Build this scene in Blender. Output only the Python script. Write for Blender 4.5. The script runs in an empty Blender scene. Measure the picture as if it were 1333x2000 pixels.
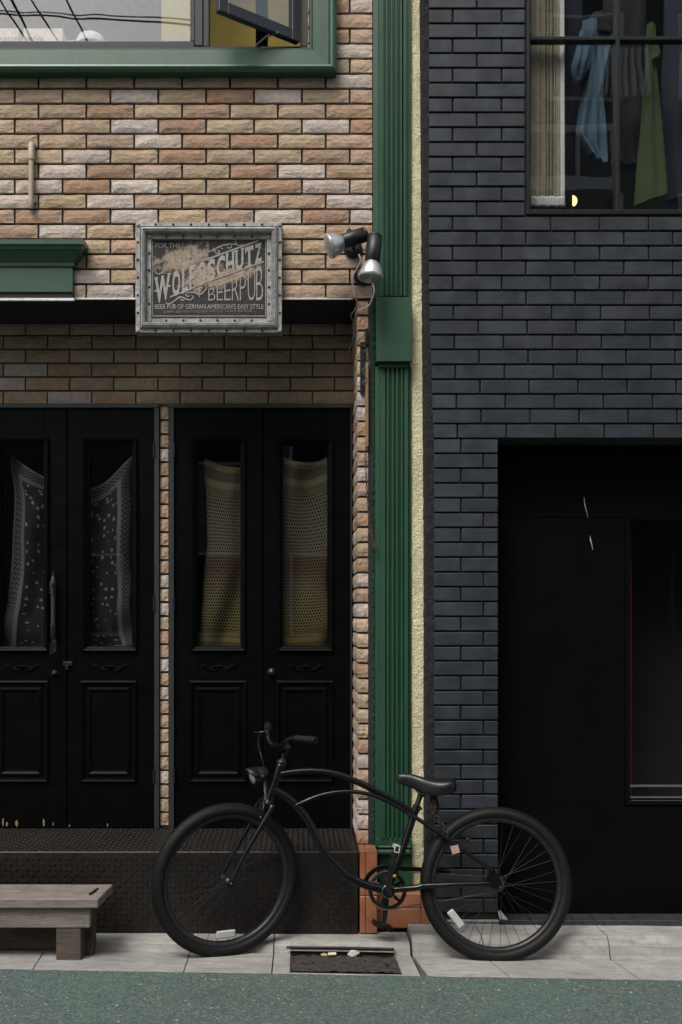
import bpy, bmesh, math, random
from mathutils import Vector, Matrix, noise

# ------------------------------------------------------------------ camera, sky, sun, exposure
scene = bpy.context.scene
C = scene.collection
EYE = 1.55            # camera height (m)
F = 2000.0            # focal length in photograph pixels
HX, HY = 580.0, 1195.0  # principal point in photograph pixels
cam = bpy.data.cameras.new('camera')
cam.sensor_fit = 'VERTICAL'
cam.sensor_height = 36.0
cam.sensor_width = 24.0
cam.lens = 36.0
cam.shift_x = (666.5 - HX) / 2000.0
cam.shift_y = (HY - 1000.0) / 2000.0
cam.clip_start = 0.05
cam.clip_end = 400
cam_o = bpy.data.objects.new('camera', cam)
C.objects.link(cam_o)
cam_o.location = (0, 0, EYE)
cam_o.rotation_euler = (math.radians(90), 0, 0)
scene.camera = cam_o

SUN_EL, SUN_AZ = 56.0, 210.0       # compass: 180 = straight out of the facade, >180 = towards image left
wd = bpy.data.worlds.new('World')
scene.world = wd
wd.use_nodes = True
wn = wd.node_tree
wn.nodes.clear()
sky = wn.nodes.new('ShaderNodeTexSky')
sky.sky_type = 'NISHITA'
sky.sun_disc = False
sky.sun_elevation = math.radians(SUN_EL)
sky.sun_rotation = math.radians(SUN_AZ)
sky.air_density = 1.5
sky.dust_density = 6.0
sky.ozone_density = 1.0
hs = wn.nodes.new('ShaderNodeHueSaturation')
hs.inputs['Saturation'].default_value = 0.48
bg = wn.nodes.new('ShaderNodeBackground')
bg.inputs['Strength'].default_value = 0.10
wo = wn.nodes.new('ShaderNodeOutputWorld')
wn.links.new(sky.outputs[0], hs.inputs['Color'])
wn.links.new(hs.outputs[0], bg.inputs['Color'])
wn.links.new(bg.outputs[0], wo.inputs['Surface'])

sl = bpy.data.lights.new('sun', 'SUN')
sl.energy = 1.3
sl.angle = math.radians(22)
sl.color = (1.0, 0.97, 0.93)
so = bpy.data.objects.new('sun', sl)
C.objects.link(so)
a, e = math.radians(SUN_AZ), math.radians(SUN_EL)
sd = Vector((math.sin(a) * math.cos(e), math.cos(a) * math.cos(e), math.sin(e)))
so.rotation_euler = sd.to_track_quat('Z', 'Y').to_euler()

vs = scene.view_settings
vs.view_transform = 'Standard'
vs.look = 'None'
vs.exposure = 0.64
vs.gamma = 1.0
vs.use_curve_mapping = False
try:
    scene.cycles.use_denoising = True
    scene.cycles.max_bounces = 8
    scene.cycles.transparent_max_bounces = 16
    scene.cycles.sample_clamp_indirect = 4.0
except Exception:
    pass

rnd = random.Random(7)

# ------------------------------------------------------------------ helpers
def X(px, Y): return (px - HX) / F * Y
def Z(py, Y): return EYE - (py - HY) / F * Y

def tag(o, label=None, cat=None, group=None, kind=None):
    if label: o['label'] = label
    if cat: o['category'] = cat
    if group: o['group'] = group
    if kind: o['kind'] = kind
    return o

def empty(name, loc=(0, 0, 0), parent=None):
    o = bpy.data.objects.new(name, None)
    C.objects.link(o)
    o.empty_display_size = 0.1
    if parent: o.parent = parent
    o.location = loc
    return o

class MB:
    """collects geometry for one mesh"""
    def __init__(s):
        s.v = []; s.f = []; s.sm = []
    def add(s, vs_, fs, smooth=False):
        b = len(s.v)
        s.v += [tuple(p) for p in vs_]
        s.f += [tuple(i + b for i in f) for f in fs]
        s.sm += [smooth] * len(fs)
        return s
    def box(s, x0, x1, y0, y1, z0, z1, c=0.0):
        if x0 > x1: x0, x1 = x1, x0
        if y0 > y1: y0, y1 = y1, y0
        if z0 > z1: z0, z1 = z1, z0
        c = min(c, (x1 - x0) * .45, (y1 - y0) * .45, (z1 - z0) * .45)
        if c <= 0:
            vv = [(x0,y0,z0),(x1,y0,z0),(x1,y1,z0),(x0,y1,z0),(x0,y0,z1),(x1,y0,z1),(x1,y1,z1),(x0,y1,z1)]
            return s.add(vv, [(0,3,2,1),(4,5,6,7),(0,1,5,4),(1,2,6,5),(2,3,7,6),(3,0,4,7)])
        vv = []; idx = {}
        for i, X_ in enumerate((x0, x1)):
            for j, Y_ in enumerate((y0, y1)):
                for k, Z_ in enumerate((z0, z1)):
                    dx = c if i == 0 else -c; dy = c if j == 0 else -c; dz = c if k == 0 else -c
                    idx[(i,j,k,0)] = len(vv); vv.append((X_, Y_ + dy, Z_ + dz))
                    idx[(i,j,k,1)] = len(vv); vv.append((X_ + dx, Y_, Z_ + dz))
                    idx[(i,j,k,2)] = len(vv); vv.append((X_ + dx, Y_ + dy, Z_))
        fs = []
        I = idx
        for a_ in (0, 1):
            fs.append((I[a_,0,0,0],I[a_,1,0,0],I[a_,1,1,0],I[a_,0,1,0]) if a_ else (I[a_,0,0,0],I[a_,0,1,0],I[a_,1,1,0],I[a_,1,0,0]))
            fs.append((I[0,a_,0,1],I[0,a_,1,1],I[1,a_,1,1],I[1,a_,0,1]) if a_ else (I[0,a_,0,1],I[1,a_,0,1],I[1,a_,1,1],I[0,a_,1,1]))
            fs.append((I[0,0,a_,2],I[1,0,a_,2],I[1,1,a_,2],I[0,1,a_,2]) if a_ else (I[0,0,a_,2],I[0,1,a_,2],I[1,1,a_,2],I[1,0,a_,2]))
        for a_ in (0, 1):
            for b_ in (0, 1):
                fs.append((I[a_,b_,0,0],I[a_,b_,1,0],I[a_,b_,1,1],I[a_,b_,0,1]))
                fs.append((I[a_,0,b_,0],I[a_,1,b_,0],I[a_,1,b_,2],I[a_,0,b_,2]))
                fs.append((I[0,a_,b_,1],I[1,a_,b_,1],I[1,a_,b_,2],I[0,a_,b_,2]))
                for d_ in (0, 1):
                    fs.append((I[a_,b_,d_,0],I[a_,b_,d_,1],I[a_,b_,d_,2]))
        return s.add(vv, fs)
    def tube(s, pts, r, n=12, cap=True, smooth=True, flat=None):
        pts = [Vector(p) for p in pts]
        N = len(pts)
        rs = r if isinstance(r, (list, tuple)) else [r] * N
        t0 = (pts[1] - pts[0]).normalized()
        ref = Vector((0, 0, 1)) if abs(t0.z) < .9 else Vector((0, 1, 0))
        u = t0.cross(ref).normalized()
        vv = []; fs = []
        for i, p in enumerate(pts):
            if i == 0: t = pts[1] - pts[0]
            elif i == N - 1: t = pts[-1] - pts[-2]
            else: t = pts[i + 1] - pts[i - 1]
            t.normalize()
            u = (u - t * u.dot(t)).normalized()
            w = t.cross(u)
            for k in range(n):
                an = 2 * math.pi * k / n
                vv.append(p + (u * math.cos(an) + w * math.sin(an) * (flat or 1)) * rs[i])
        for i in range(N - 1):
            for k in range(n):
                k2 = (k + 1) % n
                fs.append((i * n + k, i * n + k2, (i + 1) * n + k2, (i + 1) * n + k))
        s.add(vv, fs, smooth)
        if cap:
            s.add([vv[k] for k in range(n)], [tuple(range(n))[::-1]])
            s.add([vv[(N - 1) * n + k] for k in range(n)], [tuple(range(n))])
        return s
    def lathe(s, prof, org, axis, n=20, smooth=True):
        """prof: (distance along axis, radius)"""
        ax = Vector(axis).normalized(); org = Vector(org)
        ref = Vector((0, 0, 1)) if abs(ax.z) < .9 else Vector((1, 0, 0))
        u = ax.cross(ref).normalized(); w = ax.cross(u)
        vv = []; fs = []
        for d, r in prof:
            for k in range(n):
                an = 2 * math.pi * k / n
                vv.append(org + ax * d + (u * math.cos(an) + w * math.sin(an)) * r)
        for i in range(len(prof) - 1):
            for k in range(n):
                k2 = (k + 1) % n
                fs.append((i * n + k, i * n + k2, (i + 1) * n + k2, (i + 1) * n + k))
        s.add(vv, fs, smooth)
        s.add(vv[:n], [tuple(range(n))[::-1]])
        s.add(vv[-n:], [tuple(range(n))])
        return s
    def prism_z(s, prof, z0, z1, smooth=False):
        """closed outline of (x, y) pulled from z0 to z1"""
        n = len(prof)
        vv = [(x, y, z0) for x, y in prof] + [(x, y, z1) for x, y in prof]
        fs = [(i, (i + 1) % n, n + (i + 1) % n, n + i) for i in range(n)]
        fs += [tuple(range(n))[::-1], tuple(range(n, 2 * n))]
        return s.add(vv, fs, smooth)
    def prism_x(s, prof, x0, x1):
        """closed outline of (y, z) pulled from x0 to x1"""
        n = len(prof)
        vv = [(x0, y, z) for y, z in prof] + [(x1, y, z) for y, z in prof]
        fs = [(i, (i + 1) % n, n + (i + 1) % n, n + i) for i in range(n)]
        fs += [tuple(range(n))[::-1], tuple(range(n, 2 * n))]
        return s.add(vv, fs)
    def ring_frame(s, x0, x1, z0, z1, prof):
        """mitred rectangular moulding in the xz plane: prof = (inset, y)"""
        vv = []; n = len(prof)
        for d, y in prof:
            vv += [(x0 + d, y, z0 + d), (x1 - d, y, z0 + d), (x1 - d, y, z1 - d), (x0 + d, y, z1 - d)]
        fs = []
        for i in range(n - 1):
            for k in range(4):
                k2 = (k + 1) % 4
                fs.append((i * 4 + k, i * 4 + k2, (i + 1) * 4 + k2, (i + 1) * 4 + k))
        return s.add(vv, fs)
    def grid(s, fn, nu, nv, smooth=True):
        vv = [fn(i / nu, j / nv) for j in range(nv + 1) for i in range(nu + 1)]
        fs = [(j * (nu + 1) + i, j * (nu + 1) + i + 1, (j + 1) * (nu + 1) + i + 1, (j + 1) * (nu + 1) + i)
              for j in range(nv) for i in range(nu)]
        return s.add(vv, fs, smooth)
    def xf(s, M):
        s.v = [tuple(M @ Vector(p)) for p in s.v]
        return s
    def mesh(s, name):
        me = bpy.data.meshes.new(name)
        me.from_pydata(s.v, [], s.f)
        bm = bmesh.new(); bm.from_mesh(me)
        bmesh.ops.recalc_face_normals(bm, faces=bm.faces)
        bm.to_mesh(me); bm.free()
        me.polygons.foreach_set('use_smooth', s.sm)
        me.update()
        return me
    def build(s, name, m, parent=None, loc=None):
        me = s.mesh(name)
        if m: me.materials.append(m)
        return link(name, me, parent, loc)

def link(name, me, parent=None, loc=None):
    o = bpy.data.objects.new(name, me)
    C.objects.link(o)
    if parent: o.parent = parent
    if loc: o.location = loc
    return o

def spline(pts, k=6):
    """Catmull-Rom through pts"""
    P = [Vector(p) for p in pts]
    P = [P[0] * 2 - P[1]] + P + [P[-1] * 2 - P[-2]]
    out = []
    for i in range(1, len(P) - 2):
        for j in range(k):
            t = j / k
            a_, b_, c_, d_ = P[i - 1], P[i], P[i + 1], P[i + 2]
            out.append(.5 * ((2 * b_) + (c_ - a_) * t + (2 * a_ - 5 * b_ + 4 * c_ - d_) * t * t + (3 * b_ - a_ - 3 * c_ + d_) * t ** 3))
    out.append(P[-2])
    return out

# ------------------------------------------------------------------ materials
class NT:
    def __init__(s, name):
        s.m = bpy.data.materials.new(name); s.m.use_nodes = True
        s.t = s.m.node_tree; s.t.nodes.clear()
        s.out = s.t.nodes.new('ShaderNodeOutputMaterial')
    def n(s, ty, **kw):
        nd = s.t.nodes.new(ty)
        for k, v in kw.items(): setattr(nd, k, v)
        return nd
    def l(s, a_, b_): s.t.links.new(a_, b_)
    def set(s, sock, v):
        if hasattr(v, 'is_linked') or isinstance(v, bpy.types.NodeSocket): s.l(v, sock)
        else: sock.default_value = v
    def math(s, op, a_, b_=0.0, c_=0.0, clamp=False):
        nd = s.n('ShaderNodeMath', operation=op, use_clamp=clamp)
        s.set(nd.inputs[0], a_); s.set(nd.inputs[1], b_); s.set(nd.inputs[2], c_)
        return nd.outputs[0]
    def mix(s, f, a_, b_, blend='MIX'):
        nd = s.n('ShaderNodeMix', data_type='RGBA', blend_type=blend)
        s.set(nd.inputs[0], f); s.set(nd.inputs[6], a_); s.set(nd.inputs[7], b_)
        return nd.outputs[2]
    def ramp(s, f, stops, interp='LINEAR'):
        nd = s.n('ShaderNodeValToRGB')
        nd.color_ramp.interpolation = interp
        el = nd.color_ramp.elements
        while len(el) < len(stops): el.new(.5)
        for e_, (p, c) in zip(el, stops):
            e_.position = p
            e_.color = (c, c, c, 1) if isinstance(c, (int, float)) else (*c, 1)
        s.l(f, nd.inputs[0])
        return nd.outputs[0]
    def noise(s, vec, scale, detail=4, rough=.55, dist=0.0, ntype='FBM'):
        nd = s.n('ShaderNodeTexNoise')
        try: nd.noise_type = ntype
        except Exception: pass
        if vec is not None: s.l(vec, nd.inputs['Vector'])
        nd.inputs['Scale'].default_value = scale
        nd.inputs['Detail'].default_value = detail
        nd.inputs['Roughness'].default_value = rough
        nd.inputs['Distortion'].default_value = dist
        return nd.outputs[0]
    def pos(s):
        return s.n('ShaderNodeNewGeometry').outputs['Position']
    def obj(s, scale=None, rand=False):
        v = s.n('ShaderNodeTexCoord').outputs['Object']
        if rand:
            oi = s.n('ShaderNodeObjectInfo')
            mu = s.n('ShaderNodeVectorMath', operation='MULTIPLY_ADD')
            mu.inputs[0].default_value = (1, 1, 1)
            s.l(v, mu.inputs[0]); mu.inputs[1].default_value = scale or (1, 1, 1)
            s.l(s.math('MULTIPLY', oi.outputs['Random'], 61.7), mu.inputs[2])
            return mu.outputs[0]
        if scale:
            mu = s.n('ShaderNodeVectorMath', operation='MULTIPLY')
            s.l(v, mu.inputs[0]); mu.inputs[1].default_value = scale
            return mu.outputs[0]
        return v
    def scaled(s, vec, scale):
        mu = s.n('ShaderNodeVectorMath', operation='MULTIPLY')
        s.l(vec, mu.inputs[0]); mu.inputs[1].default_value = scale
        return mu.outputs[0]
    def sep(s, vec):
        nd = s.n('ShaderNodeSeparateXYZ'); s.l(vec, nd.inputs[0]); return nd.outputs
    def bump(s, h, strength=.5, dist=.01, prev=None):
        nd = s.n('ShaderNodeBump')
        nd.inputs['Strength'].default_value = strength
        nd.inputs['Distance'].default_value = dist
        s.l(h, nd.inputs['Height'])
        if prev is not None: s.l(prev, nd.inputs['Normal'])
        return nd.outputs[0]
    def bsdf(s, col, rough=.6, metal=0.0, normal=None, spec=.5, **kw):
        p = s.n('ShaderNodeBsdfPrincipled')
        if isinstance(col, tuple): col = (*col[:3], 1)
        s.set(p.inputs['Base Color'], col)
        s.set(p.inputs['Roughness'], rough)
        s.set(p.inputs['Metallic'], metal)
        s.set(p.inputs['Specular IOR Level'], spec)
        for k, v in kw.items(): s.set(p.inputs[k.replace('_', ' ')], v)
        if normal is not None: s.l(normal, p.inputs['Normal'])
        s.l(p.outputs[0], s.out.inputs['Surface'])
        return s.m

M = {}
def col3(c): return (*c, 1)

def simple(name, col, rough=.6, metal=0, spec=.5, nscale=30, namp=.25, bump=.15, bdist=.002, rnz=.1):
    """colour with a little mottling, uneven gloss and fine relief"""
    t = NT(name)
    p = t.pos()
    n1 = t.noise(p, nscale, 5, .6)
    n2 = t.noise(p, nscale * 6, 3, .6)
    c = t.mix(1.0, col3(col), t.ramp(n1, [(.25, 1 - namp), (.75, 1 + namp)]), 'MULTIPLY')
    r = t.math('ADD', t.math('MULTIPLY', t.math('SUBTRACT', n1, .5), rnz * 2), rough, clamp=True)
    M[name] = t.bsdf(c, r, metal, t.bump(n2, bump, bdist), spec)
    return M[name]

# split-face brick, colour comes from each brick's own object colour
t = NT('brick_face')
oc = t.obj((1, 1, 1), True)
oi = t.n('ShaderNodeObjectInfo')
st = t.scaled(oc, (1.0, 1.0, 2.0))
big = t.noise(st, 13, 3, .5, .35)
crk = t.noise(t.scaled(oc, (1.0, 1.0, 2.2)), 9, 2, .5, .9, 'RIDGED_MULTIFRACTAL')
fine = t.noise(oc, 170, 4, .7)
med = t.noise(oc, 38, 4, .6, .5)
crease = t.ramp(crk, [(.55, 0.0), (1.0, 1.0)])
c = t.mix(1.0, oi.outputs['Color'], t.ramp(med, [(.25, .80), (.75, 1.15)]), 'MULTIPLY')
c = t.mix(1.0, c, t.ramp(big, [(.3, (1.07, 1.0, .92)), (.7, (.93, 1.0, 1.08))]), 'MULTIPLY')
c = t.mix(1.0, c, t.ramp(t.noise(t.scaled(t.pos(), (1, 1, .35)), 3.0, 4, .6, .3), [(.3, .86), (.7, 1.08)]), 'MULTIPLY')
c = t.mix(t.math('MULTIPLY', crease, .16), c, (.16, .10, .065, 1))
c = t.mix(t.math('MULTIPLY', t.ramp(fine, [(.62, 0), (.75, 1)]), .35), c, (.18, .13, .09, 1))
h = t.math('ADD', t.math('MULTIPLY', big, 1.0), t.math('MULTIPLY', crk, -.22))
h = t.math('ADD', h, t.math('MULTIPLY', med, .55))
b1 = t.bump(h, .85, .012)
b2 = t.bump(fine, .5, .0025, b1)
M['brick'] = t.bsdf(c, .88, 0, b2, .25)

# dark glazed brick tile
t = NT('glazed_tile')
oc = t.obj((1, 1, 1), True)
oi = t.n('ShaderNodeObjectInfo')
n1 = t.noise(oc, 9, 4, .55); n2 = t.noise(oc, 60, 3, .6); n3 = t.noise(oc, 420, 2, .6)
c = t.mix(1.0, oi.outputs['Color'], t.ramp(n1, [(.3, .75), (.7, 1.25)]), 'MULTIPLY')
smear = t.noise(t.scaled(oc, (.6, 1, 4)), 12, 3, .6, .6)
c = t.mix(1.0, c, t.ramp(t.noise(t.scaled(t.pos(), (1, 1, .22)), 3.5, 4, .6, .3), [(.3, .78), (.7, 1.15)]), 'MULTIPLY')
c = t.mix(t.ramp(smear, [(.55, 0), (.72, .5)]), c, (.015, .017, .021, 1))
r = t.math('ADD', .26, t.math('MULTIPLY', n1, .22))
M['tile'] = t.bsdf(c, r, 0, t.bump(n3, .25, .0012, t.bump(n2, .12, .003)), .5)

simple('mortar', (.085, .078, .076), .95, nscale=60, bump=.6, bdist=.004)
simple('mortar_black', (.022, .023, .025), .9, nscale=60, bump=.6, bdist=.004)
simple('soffit_black', (.012, .012, .013), .8)
simple('door_black', (.0016, .0018, .0021), .40, spec=.09, nscale=9, namp=.3, bump=.12, bdist=.002, rnz=.12)
simple('frame_slate', (.020, .023, .027), .5, nscale=25)
simple('window_slate', (.024, .028, .035), .38, nscale=25)
simple('panel_black', (.0026, .0027, .0029), .5, spec=.07, nscale=5, namp=.2, bump=.1)
simple('frame_black', (.010, .011, .012), .35)
simple('steel_trim', (.6, .6, .6), .45, .4)
simple('white_trim', (.72, .72, .70), .5)
simple('room_dark', (.007, .007, .0075), .9)
simple('room_grey', (.22, .24, .26), .9)
simple('rubber', (.0045, .0048, .0052), .62, nscale=60, bump=.25, spec=.3)
simple('bike_black', (.003, .0034, .0038), .26, nscale=70, namp=.2, bump=.03, spec=.45, rnz=.06)
simple('rim_black', (.020, .0205, .0215), .38, .3)
simple('spoke_black', (.02, .02, .022), .4, .4)
simple('leather_black', (.005, .005, .0055), .34, nscale=120, bump=.25)
simple('plastic_black', (.006, .006, .0065), .45)
simple('chrome', (.55, .55, .56), .22, 1.0)
simple('chain_steel', (.28, .27, .25), .35, .9)
simple('rust', (.10, .045, .022), .85, .2, nscale=90, namp=.5)
simple('rust_dark', (.030, .020, .015), .7, .3)
simple('sill_grey', (.06, .06, .062), .4)
simple('wire_steel', (.20, .19, .18), .5, .7)
simple('cable_grey', (.36, .35, .34), .6)
simple('beige_pvc', (.40, .33, .24), .5, nscale=40, namp=.12)
simple('yellow_plastic', (.75, .38, .02), .4)
simple('tag_pink', (.36, .24, .20), .7, nscale=200, namp=.5)
simple('reflector', (.45, .46, .46), .25, nscale=300, namp=.25, bump=.5)
simple('red_dark', (.06, .008, .008), .3)
simple('cream_paint_chip', (.22, .15, .09), .8)
simple('white_paint', (.38, .37, .35), .7)
simple('litter_paper', (.42, .40, .38), .85, nscale=120, namp=.3, bump=.6)
simple('litter_leaf', (.42, .27, .12), .8, nscale=120, namp=.4)
simple('cap_white', (.70, .68, .64), .9)
simple('card_cream', (.74, .66, .56), .85)
simple('ink_brown', (.30, .19, .14), .85)
simple('yellow_wall', (.30, .23, .045), .85, nscale=12, namp=.15)
simple('yellow_blind', (.42, .36, .12), .9, nscale=40, namp=.12)
simple('black_cloth', (.009, .009, .010), .95)
simple('navy_cloth', (.012, .016, .030), .95)
simple('blue_denim', (.055, .10, .14), .9, nscale=150, namp=.18, bump=.4)
simple('green_cloth', (.038, .062, .020), .92, nscale=150, namp=.15, bump=.4)
simple('ivory_thread', (.42, .38, .28), .9)
simple('olive_thread', (.10, .12, .06), .9)
simple('white_thread', (.55, .55, .53), .9, nscale=200, bump=.5)
simple('wood_batten', (.22, .13, .06), .8, nscale=30, namp=.35)
simple('opp_wall_grey', (.24, .24, .235), .9, nscale=2)
simple('opp_wall_dark', (.12, .12, .125), .9, nscale=2)
simple('opp_white', (.72, .73, .74), .6)
simple('roof_tile', (.09, .09, .10), .7)
simple('shop_red', (.10, .012, .008), .7)

# green enamel on timber, a little dirt and dulling
def paint(name, col, rough, dirt=.25):
    t = NT(name)
    p = t.pos()
    n1 = t.noise(p, 6, 5, .6, .3); n2 = t.noise(p, 55, 4, .6); n3 = t.noise(t.scaled(p, (1, 1, .15)), 35, 3, .6)
    c = t.mix(1.0, col3(col), t.ramp(n3, [(.25, .84), (.75, 1.14)]), 'MULTIPLY')
    c = t.mix(t.math('MULTIPLY', t.ramp(n1, [(.45, 0), (.75, 1)]), dirt), c, (.035, .045, .036, 1))
    c = t.mix(t.ramp(t.noise(t.scaled(p, (1, 1, .07)), 24, 4, .7, .3), [(.52, 0), (.75, .55)]), c, (.007, .026, .015, 1))
    chips = t.ramp(t.noise(p, 190, 2, .4), [(.745, 0), (.76, 1)], 'LINEAR')
    c = t.mix(t.math('MULTIPLY', chips, .5), c, (.32, .34, .28, 1))
    r = t.math('ADD', rough, t.math('MULTIPLY', n1, .2))
    M[name] = t.bsdf(c, r, 0, t.bump(n2, .10, .002), .5 if rough > .4 else .65)
paint('green_paint', (.015, .066, .034), .24, .12)
paint('green_matt', (.012, .062, .029), .45, .12)

# rough render
def render_mat(name, col, amp, scale, bd):
    t = NT(name)
    p = t.pos()
    n1 = t.noise(p, scale, 5, .62, .4); n2 = t.noise(p, 4, 3, .5); n0 = t.noise(p, scale * .45, 3, .6, 1.0, 'RIDGED_MULTIFRACTAL')
    c = t.mix(1.0, col3(col), t.ramp(n2, [(.3, .85), (.7, 1.1)]), 'MULTIPLY')
    c = t.mix(1.0, c, t.ramp(n1, [(.3, .82), (.6, 1.05)]), 'MULTIPLY')
    h = t.math('ADD', n1, t.math('MULTIPLY', n0, .25))
    M[name] = t.bsdf(c, .9, 0, t.bump(h, amp, bd), .3)
render_mat('stucco_yellow', (.74, .68, .45), .9, 85, .012)
render_mat('stucco_black', (.020, .021, .024), .9, 60, .012)
render_mat('stucco_green', (.014, .042, .026), 1.0, 85, .014)

# concrete kerb
t = NT('concrete')
p = t.pos()
n1 = t.noise(p, 3.2, 5, .6, .3); n2 = t.noise(p, 22, 5, .65); n3 = t.noise(p, 160, 3, .7)
streak = t.noise(t.scaled(p, (1.2, 7, 7)), 5, 4, .6, .4)
c = t.ramp(n1, [(.25, (.23, .222, .208)), (.75, (.39, .382, .36))])
c = t.mix(t.ramp(n2, [(.45, 0), (.75, .6)]), c, (.18, .168, .15, 1))
c = t.mix(t.ramp(streak, [(.50, 0), (.75, .6)]), c, (.12, .11, .10, 1))
c = t.mix(t.ramp(t.noise(p, 1.6, 4, .7, .8), [(.55, 0), (.70, .5)]), c, (.15, .14, .125, 1))
c = t.mix(t.ramp(t.noise(p, 300, 2, .5), [(.69, 0), (.74, .8)]), c, (.05, .045, .04, 1))
M['concrete'] = t.bsdf(c, .9, 0, t.bump(n3, .35, .002, t.bump(n2, .25, .006)), .3)

# green-coated asphalt: worn coating over grey stone chips
t = NT('asphalt_green')
p = t.pos()
def vor(scale):
    vo = t.n('ShaderNodeTexVoronoi'); t.l(p, vo.inputs['Vector']); vo.inputs['Scale'].default_value = scale
    return vo
vo, vb = vor(150), vor(85)
n1 = t.noise(p, 1.7, 5, .65, .3); n2 = t.noise(p, 17, 5, .72); n3 = t.noise(p, 88, 4, .78)
wear = t.math('ADD', t.math('MULTIPLY', n1, .5), t.math('MULTIPLY', n2, .6))
wm = t.ramp(wear, [(.42, .05), (.66, .95)])
wm = t.math('MULTIPLY', wm, t.ramp(n3, [(.32, .2), (.6, 1)]))
g = t.ramp(vo.outputs['Color'], [(.0, (.036, .068, .057)), (.5, (.068, .112, .096)), (1.0, (.120, .172, .150))])
s_ = t.ramp(vb.outputs['Color'], [(.0, (.035, .038, .038)), (.6, (.085, .091, .089)), (1.0, (.18, .185, .18))])
c = t.mix(wm, g, s_)
c = t.mix(t.math('MULTIPLY', t.ramp(n3, [(.54, 0), (.68, 1)]), .7), c, (.15, .20, .18, 1))
c = t.mix(t.math('MULTIPLY', t.ramp(n3, [(.32, 1), (.46, 0)]), .8), c, (.016, .022, .020, 1))
c = t.mix(t.ramp(t.noise(p, 52, 2, .5), [(.70, 0), (.73, .9)]), c, (.42, .41, .39, 1))
c = t.mix(t.ramp(t.noise(p, 6, 4, .6, .6), [(.58, 0), (.78, .55)]), c, (.030, .036, .034, 1))
h = t.math('ADD', t.math('MULTIPLY', vb.outputs['Distance'], -1.0), t.math('MULTIPLY', n3, 1.2))
M['asphalt'] = t.bsdf(c, .88, 0, t.bump(h, .55, .005), .3)

# blackened, faintly rusty chequer plate
t = NT('chequer_plate')
p = t.pos()
n1 = t.noise(p, 3.5, 5, .6, .4); n2 = t.noise(p, 40, 5, .65)
zz = t.sep(p)[2]
c = t.ramp(n2, [(.3, (.011, .0098, .0095)), (.7, (.022, .0185, .0165))])
c = t.mix(t.ramp(n1, [(.5, 0), (.8, .55)]), c, (.026, .018, .014, 1))
c = t.mix(t.ramp(t.noise(p, 9, 4, .6, .5), [(.64, 0), (.80, .4)]), c, (.050, .026, .015, 1))
M['plate'] = t.bsdf(c, t.math('ADD', .30, t.math('MULTIPLY', n1, .25)), .25, t.bump(n2, .2, .002), .45)

# weathered grey timber, grain along x
def timber(name, c0, c1, dark):
    t = NT(name)
    p = t.pos()
    g = t.noise(t.scaled(p, (3, 40, 40)), 3, 5, .7, .3)
    g2 = t.noise(t.scaled(p, (6, 110, 110)), 3, 4, .7)
    n1 = t.noise(p, 7, 4, .6, .3)
    c = t.ramp(g, [(.3, c0), (.7, c1)])
    c = t.mix(t.ramp(n1, [(.5, 0), (.75, .8)]), c, (*dark, 1))
    c = t.mix(1.0, c, t.ramp(g2, [(.3, .7), (.7, 1.15)]), 'MULTIPLY')
    M[name] = t.bsdf(c, .85, 0, t.bump(g2, .5, .003, t.bump(g, .4, .006)), .3)
timber('wood_grey', (.15, .125, .105), (.26, .235, .21), (.09, .075, .062))
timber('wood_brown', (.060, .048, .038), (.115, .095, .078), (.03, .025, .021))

# glazed terracotta tile
t = NT('terracotta')
oc = t.obj((1, 1, 1), True)
n1 = t.noise(oc, 14, 4, .6); n2 = t.noise(oc, 120, 3, .6)
c = t.ramp(n1, [(.25, (.25, .095, .045)), (.75, (.37, .155, .082))])
c = t.mix(t.ramp(n2, [(.55, 0), (.8, .35)]), c, (.17, .06, .03, 1))
M['terracotta'] = t.bsdf(c, .38, 0, t.bump(n2, .1, .001), .5)

# galvanised, scuffed frame of the pub sign
t = NT('sign_metal')
p = t.pos()
n1 = t.noise(p, 30, 5, .65, .4); n2 = t.noise(t.scaled(p, (1, 1, 5)), 18, 4, .65)
n3 = t.noise(t.scaled(p, (5, 1, 1)), 18, 4, .65)
c = t.ramp(n1, [(.3, (.17, .17, .165)), (.7, (.42, .42, .41))])
c = t.mix(t.ramp(t.math('MAXIMUM', n2, n3), [(.60, 0), (.72, .8)]), c, (.06, .05, .042, 1))
c = t.mix(t.ramp(t.noise(p, 15, 4, .6, .5), [(.63, 0), (.73, .6)]), c, (.16, .085, .04, 1))
M['sign_metal'] = t.bsdf(c, t.math('ADD', .45, t.math('MULTIPLY', n1, .25)), .35, t.bump(n1, .15, .002), .5)

def wear_mask(t):
    """torn / sun-bleached areas of the pub sign, in metres on the sign's own face"""
    p = t.sep(t.pos())
    nz = t.noise(t.pos(), 28, 5, .7, .4)
    def blob(px, py, rx, ry, ang=0.0):
        cx, cz = X(px, 5.03), Z(py, 5.03)
        dx = t.math('SUBTRACT', p[0], cx); dz = t.math('SUBTRACT', p[2], cz)
        ca, sa = math.cos(ang), math.sin(ang)
        u = t.math('ADD', t.math('MULTIPLY', dx, ca / rx), t.math('MULTIPLY', dz, sa / rx))
        v = t.math('ADD', t.math('MULTIPLY', dx, -sa / ry), t.math('MULTIPLY', dz, ca / ry))
        d = t.math('SQRT', t.math('ADD', t.math('MULTIPLY', u, u), t.math('MULTIPLY', v, v)))
        return t.math('SUBTRACT', 1.0, d)
    b = t.math('MAXIMUM', blob(358, 503, .18, .075, .25), blob(445, 540, .20, .05, .33))
    b = t.math('MAXIMUM', b, blob(393, 540, .12, .08, .4))
    b = t.math('ADD', b, t.math('MULTIPLY', t.math('SUBTRACT', nz, .5), 2.2))
    return t.ramp(b, [(.12, 0), (.5, 1)]), nz

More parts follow.
